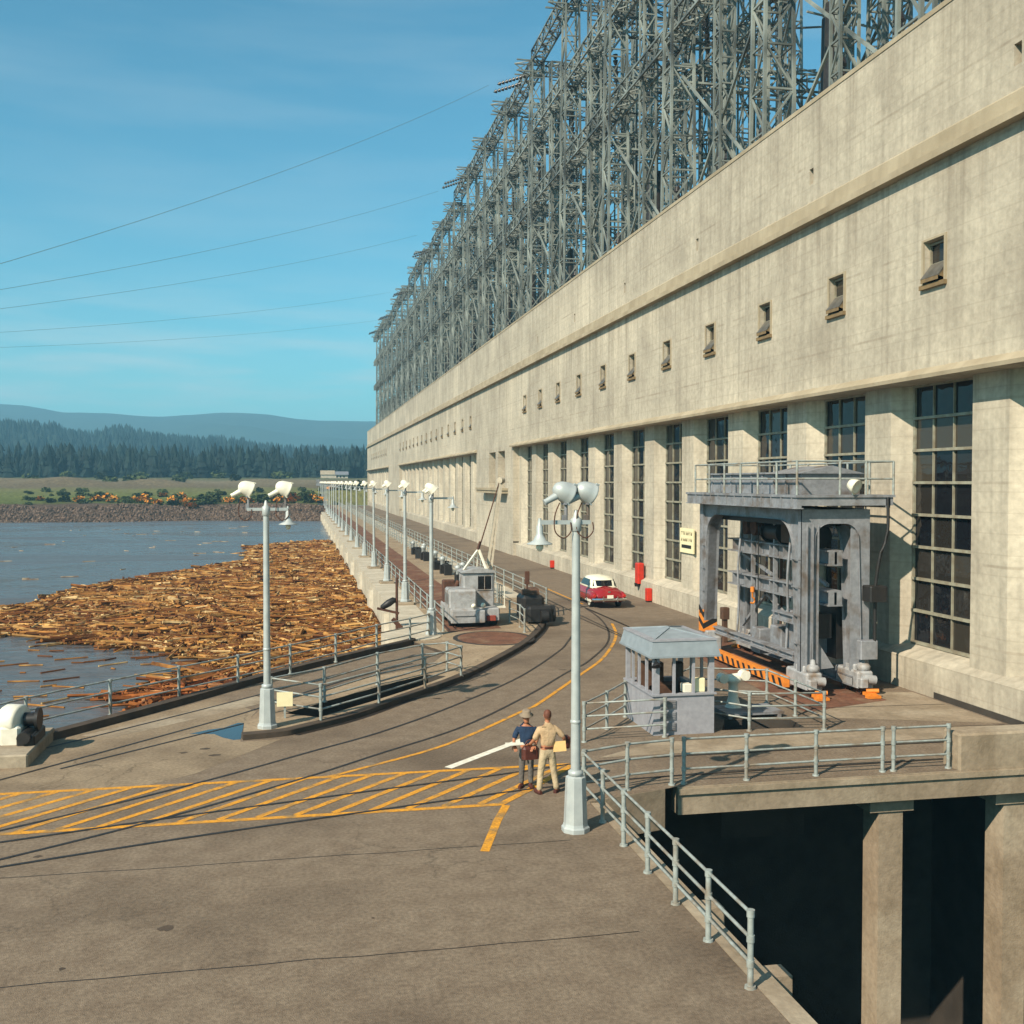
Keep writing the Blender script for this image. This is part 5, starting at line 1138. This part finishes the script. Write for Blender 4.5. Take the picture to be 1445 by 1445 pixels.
mb = MB(); mb.bar((-.1, 1.6, 2.5), (.68, 2.2, 3.4), .09); mb.bar((1.0, 1.6, 2.5), (.74, 2.2, 3.4), .09); mb.bar((.66, 2.4, 2.5), (.71, 2.2, 3.4), .06); mb.build('a_frame', M['cream'], t)
mb = MB(); mb.bar((1.15, 2.4, 2.3), (2.02, 3.4, 6.75), .12); mb.bar((1.35, 2.4, 2.3), (2.08, 3.4, 6.75), .10)
for k in range(14):
    u, v = k/14, (k+1)/14; mb.bar(V((1.15, 2.4, 2.3)).lerp(V((2.02, 3.4, 6.75)), u), V((1.35, 2.4, 2.3)).lerp(V((2.08, 3.4, 6.75)), v), .045)
mb.tube((1.95, 3.3, 6.75), (2.15, 3.5, 6.75), .16, .16, 12); bm_ = mb.build('boom', M['conc_pale'], t)
mb = MB(); mb.tube((.72, 2.2, 3.4), (2.0, 3.4, 6.8), .035, .03, 6); mb.bar((.68, 2.2, 3.4), (.82, 2.3, 3.8), .1); mb.build('boom_stay', M['rust'], t)
mb = MB(); mb.cham(-.9, -.3, 2.9, 3.5, .85, 1.9, .05); mb.tube((-.5, 2.5, 1.3), (-.2, 2.5, 1.9), .12, .12, 8); mb.build('winch_drum', M['rust'], t)
mb = MB(); mb.bx(1.36, 1.85, 1.2, 2.6, .7, .78)
for y in (1.25, 1.9, 2.55): mb.bar((1.8, y, .75), (1.8, y, 1.7), .04)
for z in (1.2, 1.7): mb.bar((1.8, 1.25, z), (1.8, 2.55, z), .04)
mb.build('step_rail', M['cream'], t)
t = thing('cable_winch', 'black tarpaulined cable winch behind a small railing on the intake deck', 'winch', (10.75, 49.2, SLAB)); t.scale = (.72, .75, .72)
mb = MB(); mb.cham(-.55, .95, .1, 2.2, .2, 1.75, .2); mb.cham(-.4, 1.3, -.9, .6, .15, 1.15, .18); mb.build('housing', M['black'], t)
mb = MB(); mb.tube((-.4, .9, 1.8), (.7, .9, 1.85), .32, .3, 14); mb.cham(.2, .8, 1.2, 2.0, 1.7, 2.15, .08); mb.build('drum', M['brown'], t)
mb = MB(); mb.tube((1.2, -.2, .6), (1.5, -.2, .6), .55, .55, 18); mb.tube((.4, -.95, .5), (.9, -.95, .5), .4, .4, 14); mb.build('flywheel', M['black'], t)
t = thing('brown_post', 'thin rusty post standing behind the black winch', 'post', (11.9, 55.5, SLAB))
mb = MB(); mb.tube((0, 0, 0), (0, 0, 1.9), .05, .05, 8); mb.build('post', M['rust'], t)
mb = MB(); mb.cham(-.12, .12, -.08, .08, 1.2, 1.9, .02); mb.build('cap', M['rust'], t)

# ------------------------------------------------------------------ people
def skin(name, chains, m, parent, sub=2, extra=None):
    me = bpy.data.meshes.new(name); vs, es, rad, key = [], [], [], {}
    for ch in chains:
        prev = None
        for (x, y, z, r) in ch:
            k = (round(x, 4), round(y, 4), round(z, 4))
            if k not in key:
                key[k] = len(vs); vs.append((x, y, z)); rad.append(r if isinstance(r, tuple) else (r, r))
            i = key[k]
            if prev is not None and prev != i: es.append((prev, i))
            prev = i
    me.from_pydata(vs, es, []); o = bpy.data.objects.new(name, me); COL.objects.link(o)
    md = o.modifiers.new('s', 'SKIN'); md.use_smooth_shade = True
    for i, r in enumerate(rad): me.skin_vertices[0].data[i].radius = r; 
    me.skin_vertices[0].data[0].use_root = True
    sb = o.modifiers.new('d', 'SUBSURF'); sb.levels = sub; sb.render_levels = sub
    dg = bpy.context.evaluated_depsgraph_get(); new = bpy.data.meshes.new_from_object(o.evaluated_get(dg)); bpy.data.objects.remove(o)
    if extra:
        b = bmesh.new(); b.from_mesh(new); em = extra.mesh('tmp'); b.from_mesh(em); b.to_mesh(new); b.free()
    new.materials.clear(); new.materials.append(m)
    new.polygons.foreach_set('use_smooth', [True]*len(new.polygons))
    r = bpy.data.objects.new(name, new); COL.objects.link(r); r.parent = parent; return r
def hand(mb, w, d, up, side):
    # palm and five bent fingers from wrist w along d
    w, d, up = V(w), V(d).normalized(), V(up).normalized(); sd_ = d.cross(up).normalized()*side
    mb.loft([[w+d*k+sd_*a*sx+up*b*.016 for a, b in ((-1, -1), (1, -1), (1.1, 0), (1, 1), (-1, 1), (-1.1, 0))] for k, sx in ((-.01, .026), (.03, .036), (.075, .042), (.095, .038))])
    for i, L_ in enumerate((.072, .082, .076, .058)):
        b = w+d*.088+sd_*(-.031+.0207*i); c = b+d*L_*.5-up*.012; e = c+d*L_*.35-up*.03
        mb.path([b, c, e], .0095, 6)
    b = w+d*.025-sd_*.034; mb.path([b, b+d*.03-sd_*.028-up*.01, b+d*.065-sd_*.03-up*.025], .011, 6)
def head(mb, c, yaw, tilt=0, s=1.0):
    M0 = Matrix.Translation(c) @ Matrix.Rotation(yaw, 4, 'Z') @ Matrix.Rotation(tilt, 4, 'X')
    rings = []
    for z, rx, ry, oy in ((-.12, .045, .05, .035), (-.105, .058, .07, .03), (-.06, .068, .088, .012), (0, .076, .098, 0), (.05, .078, .1, -.004), (.09, .066, .085, -.008), (.115, .035, .05, -.01)):
        rings.append([M0 @ V((rx*math.cos(a*.3927)*s, (oy+ry*math.sin(a*.3927))*s, z*s)) for a in range(16)])
    mb.loft(rings)
    mb.add([M0 @ V(p) for p in ((0, .105, .02), (-.016, .09, -.025), (.016, .09, -.025), (0, .125, -.02))], [(0, 1, 3), (0, 3, 2), (1, 2, 3)], True)
    for s_ in (-1, 1):
        mb.lathe([(.005, -.008), (.02, -.006), (.026, .004), (.01, .008)], 8, M0 @ Matrix.Translation((s_*.08, -.005, -.005)) @ Matrix.Rotation(R(90), 4, 'Y') @ Matrix.Diagonal((1.4, .9, 1, 1)))
    return M0
# man in khaki, back to the viewer
P1 = thing('person', 'man in khaki shirt and trousers with his back turned, elbow out, holding an envelope', 'person', (5.27, 22.45, 0), R(4))
hd = MB(); M0 = head(hd, V((.01, .03, 1.70)), R(-24), R(-6)); hand(hd, (-.33, .26, 1.04), (.05, .3, -.1), (0, .1, 1), 1); hand(hd, (.43, .14, 1.02), (-.35, .3, -.15), (0, 0, 1), -1)
skin('body', [[(0, 0, .98, .12), (0, -.01, 1.15, .12), (0, 0, 1.38, .12), (0, .01, 1.5, .06), (.0, .02, 1.62, .055)], [(0, 0, 1.38, .12), (-.2, 0, 1.42, .06), (-.28, .02, 1.2, .046), (-.33, .2, 1.06, .034), (-.335, .25, 1.045, .028)], [(0, 0, 1.38, .12), (.2, 0, 1.42, .06), (.36, -.04, 1.22, .046), (.44, .1, 1.04, .034), (.433, .13, 1.022, .028)], [(0, 0, .98, .12), (-.1, 0, .88, .085), (-.14, .03, .48, .06), (-.19, -.02, .10, .04), (-.19, .0, .05, .04)], [(0, 0, .98, .12), (.1, 0, .88, .085), (.15, .02, .48, .06), (.2, -.02, .10, .04), (.2, .0, .05, .04)]], M['skin'], P1, 2, hd)
skin('shirt', [[(0, -.005, .99, (.165, .12)), (0, -.01, 1.14, (.165, .13)), (0, -.005, 1.34, (.19, .135)), (0, 0, 1.47, (.12, .085)), (0, .015, 1.575, (.064, .066))], [(0, -.005, 1.34, (.19, .135)), (-.19, 0, 1.41, .085), (-.255, .01, 1.27, .075), (-.285, .05, 1.17, .07)], [(0, -.005, 1.34, (.19, .135)), (.19, 0, 1.41, .085), (.29, -.02, 1.31, .075), (.365, -.03, 1.205, .066)]], M['khaki'], P1, 2)
skin('trousers', [[(0, 0, 1.09, (.15, .115)), (0, 0, .93, (.165, .132)), (-.085, 0, .84, .105), (-.125, .02, .62, .088), (-.145, .03, .46, .076), (-.185, -.01, .16, .068), (-.19, 0, .07, .07)], [(0, 0, .93, (.16, .13)), (.085, 0, .84, .105), (.13, .01, .62, .088), (.15, .02, .46, .076), (.195, -.01, .16, .068), (.2, 0, .07, .07)]], M['khaki2'], P1, 2)
mb = MB(); mb.loft([[V((.158*math.cos(a*.3927), .124*math.sin(a*.3927), z)) for a in range(16)] for z in (1.005, 1.04)]); mb.build('belt', M['leather'], P1)
for s, r_ in ((-.19, 12), (.205, -35)):
    mb = MB(); Ms = Matrix.Translation((s, .02, 0)) @ Matrix.Rotation(R(r_), 4, 'Z'); mb.loft([[Ms @ V((x*k, y, z)) for x, z in ((-.045, 0), (.045, 0), (.048, .04), (.03, .075), (-.03, .075), (-.048, .04))] for y, k in ((-.1, .7), (-.06, 1), (.06, 1.05), (.14, .95), (.19, .5))]); mb.build('shoe', M['leather'], P1)
mb = MB(); hr = []
for z, rx, ry, oy in ((-.05, .055, .03, -.062), (-.02, .070, .07, -.034), (.01, .080, .092, -.018), (.05, .086, .104, -.008), (.09, .075, .095, -.004), (.122, .045, .06, -.006), (.13, .01, .015, -.006)): hr.append([M0 @ V((rx*math.cos(a*.3927), oy+ry*math.sin(a*.3927)*(1 if math.sin(a*.3927) < 0 or z > .045 else .35), z)) for a in range(16)])
mb.loft(hr); mb.build('hair', M['hair'], P1)
# man in hat
P2 = thing('person', 'man in grey hat and navy shirt facing the viewer with a dark bag', 'person', (4.92, 23.02, 0), R(168))
hd = MB(); M1 = head(hd, V((0, .03, 1.57)), R(6), R(-10), .96); hand(hd, (-.19, .36, 1.0), (.2, .25, -.1), (0, 0, 1), 1); hand(hd, (.27, .28, .98), (-.1, .3, -.1), (0, 0, 1), -1)
skin('body', [[(0, 0, .90, .11), (0, 0, 1.06, .11), (0, 0, 1.28, .11), (0, .01, 1.4, .055), (0, .02, 1.5, .05)], [(0, 0, 1.28, .11), (-.19, 0, 1.31, .055), (-.25, .04, 1.1, .043), (-.2, .3, 1.02, .032), (-.19, .35, 1.005, .027)], [(0, 0, 1.28, .11), (.19, 0, 1.31, .055), (.27, .02, 1.1, .043), (.275, .22, .99, .032), (.27, .27, .985, .027)], [(0, 0, .9, .11), (-.09, 0, .8, .08), (-.1, .02, .44, .055), (-.1, -.02, .09, .038), (-.1, 0, .05, .038)], [(0, 0, .9, .11), (.09, 0, .8, .08), (.1, .03, .44, .055), (.11, -.02, .09, .038), (.11, 0, .05, .038)]], M['skin'], P2, 2, hd)
skin('shirt', [[(0, 0, .90, (.15, .115)), (0, 0, 1.06, (.15, .12)), (0, 0, 1.24, (.17, .125)), (0, 0, 1.37, (.11, .08)), (0, .015, 1.455, (.06, .062))], [(0, 0, 1.24, (.17, .125)), (-.18, 0, 1.3, .078), (-.23, .02, 1.16, .068), (-.245, .06, 1.08, .062)], [(0, 0, 1.24, (.17, .125)), (.18, 0, 1.3, .078), (.25, .02, 1.16, .068), (.27, .05, 1.08, .062)]], M['blue'], P2, 2)
skin('trousers', [[(0, 0, 1.0, (.14, .108)), (0, 0, .85, (.155, .122)), (-.078, 0, .77, .095), (-.095, .015, .57, .08), (-.1, .02, .42, .07), (-.1, -.01, .15, .062), (-.1, 0, .07, .064)], [(0, 0, .85, (.15, .12)), (.078, 0, .77, .095), (.095, .015, .57, .08), (.1, .03, .42, .07), (.11, -.01, .15, .062), (.11, 0, .07, .064)]], M['greycloth'], P2, 2)
for s, r_ in ((-.1, 10), (.11, -14)):
    mb = MB(); Ms = Matrix.Translation((s, .02, 0)) @ Matrix.Rotation(R(r_), 4, 'Z'); mb.loft([[Ms @ V((x*k, y, z)) for x, z in ((-.045, 0), (.045, 0), (.048, .04), (.03, .075), (-.03, .075), (-.048, .04))] for y, k in ((-.1, .7), (-.06, 1), (.06, 1.05), (.14, .95), (.19, .5))]); mb.build('shoe', M['leather'], P2)
mb = MB(); mb.lathe([(.155, .05), (.16, .056), (.095, .068), (.092, .15), (.07, .175), (.02, .165)], 18, M1 @ Matrix.Diagonal((1, 1.12, 1, 1))); mb.build('hat', M['felt'], P2)
mb = MB(); mb.cham(-.19, .19, -.09, .09, -.28, 0, .05); mb.path(spline([(-.14, 0, -.02), (-.07, .0, .12), (.07, 0, .12), (.14, 0, -.02)], 4), .012, 6)
tag(mb.build('bag', M['leather'], None, (4.93, 22.66, 1.0), (0, 0, R(8))), 'dark brown leather bag held by the man in the hat', 'bag')
mb = MB(); mb.bx(-.16, .16, -.012, .012, -.11, .11); tag(mb.build('envelope', M['paper'], None, (5.50, 22.36, 1.04), (R(-12), R(-6), R(-14))), 'manila envelope under the arm of the man in khaki', 'envelope')
mb = MB(); mb.cham(-.06, .06, -.09, .09, -.13, .13, .03); tag(mb.build('camera_case', M['leather'], None, (5.74, 22.6, 1.08), (R(10), 0, R(15))), 'small red brown leather case in the khaki man right hand', 'case')
mb = MB(); mb.add([(-.25, -.09, 0), (.2, -.08, .012), (.22, .1, .02), (-.2, .08, .03), (-.25, -.09, .006), (.2, -.08, .018), (.22, .1, .026), (-.2, .08, .036)], [(3, 2, 1, 0), (4, 5, 6, 7), (0, 1, 5, 4), (1, 2, 6, 5), (2, 3, 7, 6), (3, 0, 4, 7)])
tag(mb.build('paper_sheet', M['white'], None, (4.60, 22.72, 1.03), (0, R(3), R(8))), 'white folded paper held out by the man in the navy shirt', 'paper')

# ------------------------------------------------------------------ haze
HAZE = True
if HAZE:
    m = bpy.data.materials.new('valley_haze'); m.use_nodes = True; nt = m.node_tree; nt.nodes.remove(nt.nodes['Principled BSDF'])
    pv = nt.nodes.new('ShaderNodeVolumePrincipled'); pv.inputs['Color'].default_value = (.34, .74, 1.0, 1); pv.inputs['Density'].default_value = .00040; pv.inputs['Anisotropy'].default_value = 0
    nt.links.new(pv.outputs[0], nt.nodes['Material Output'].inputs['Volume'])
    mb = MB(); mb.bx(-2600, 2600, -80, 4600, -14, 225); tag(mb.build('haze', m), 'pale blue summer haze over the river valley', 'haze', kind='stuff')
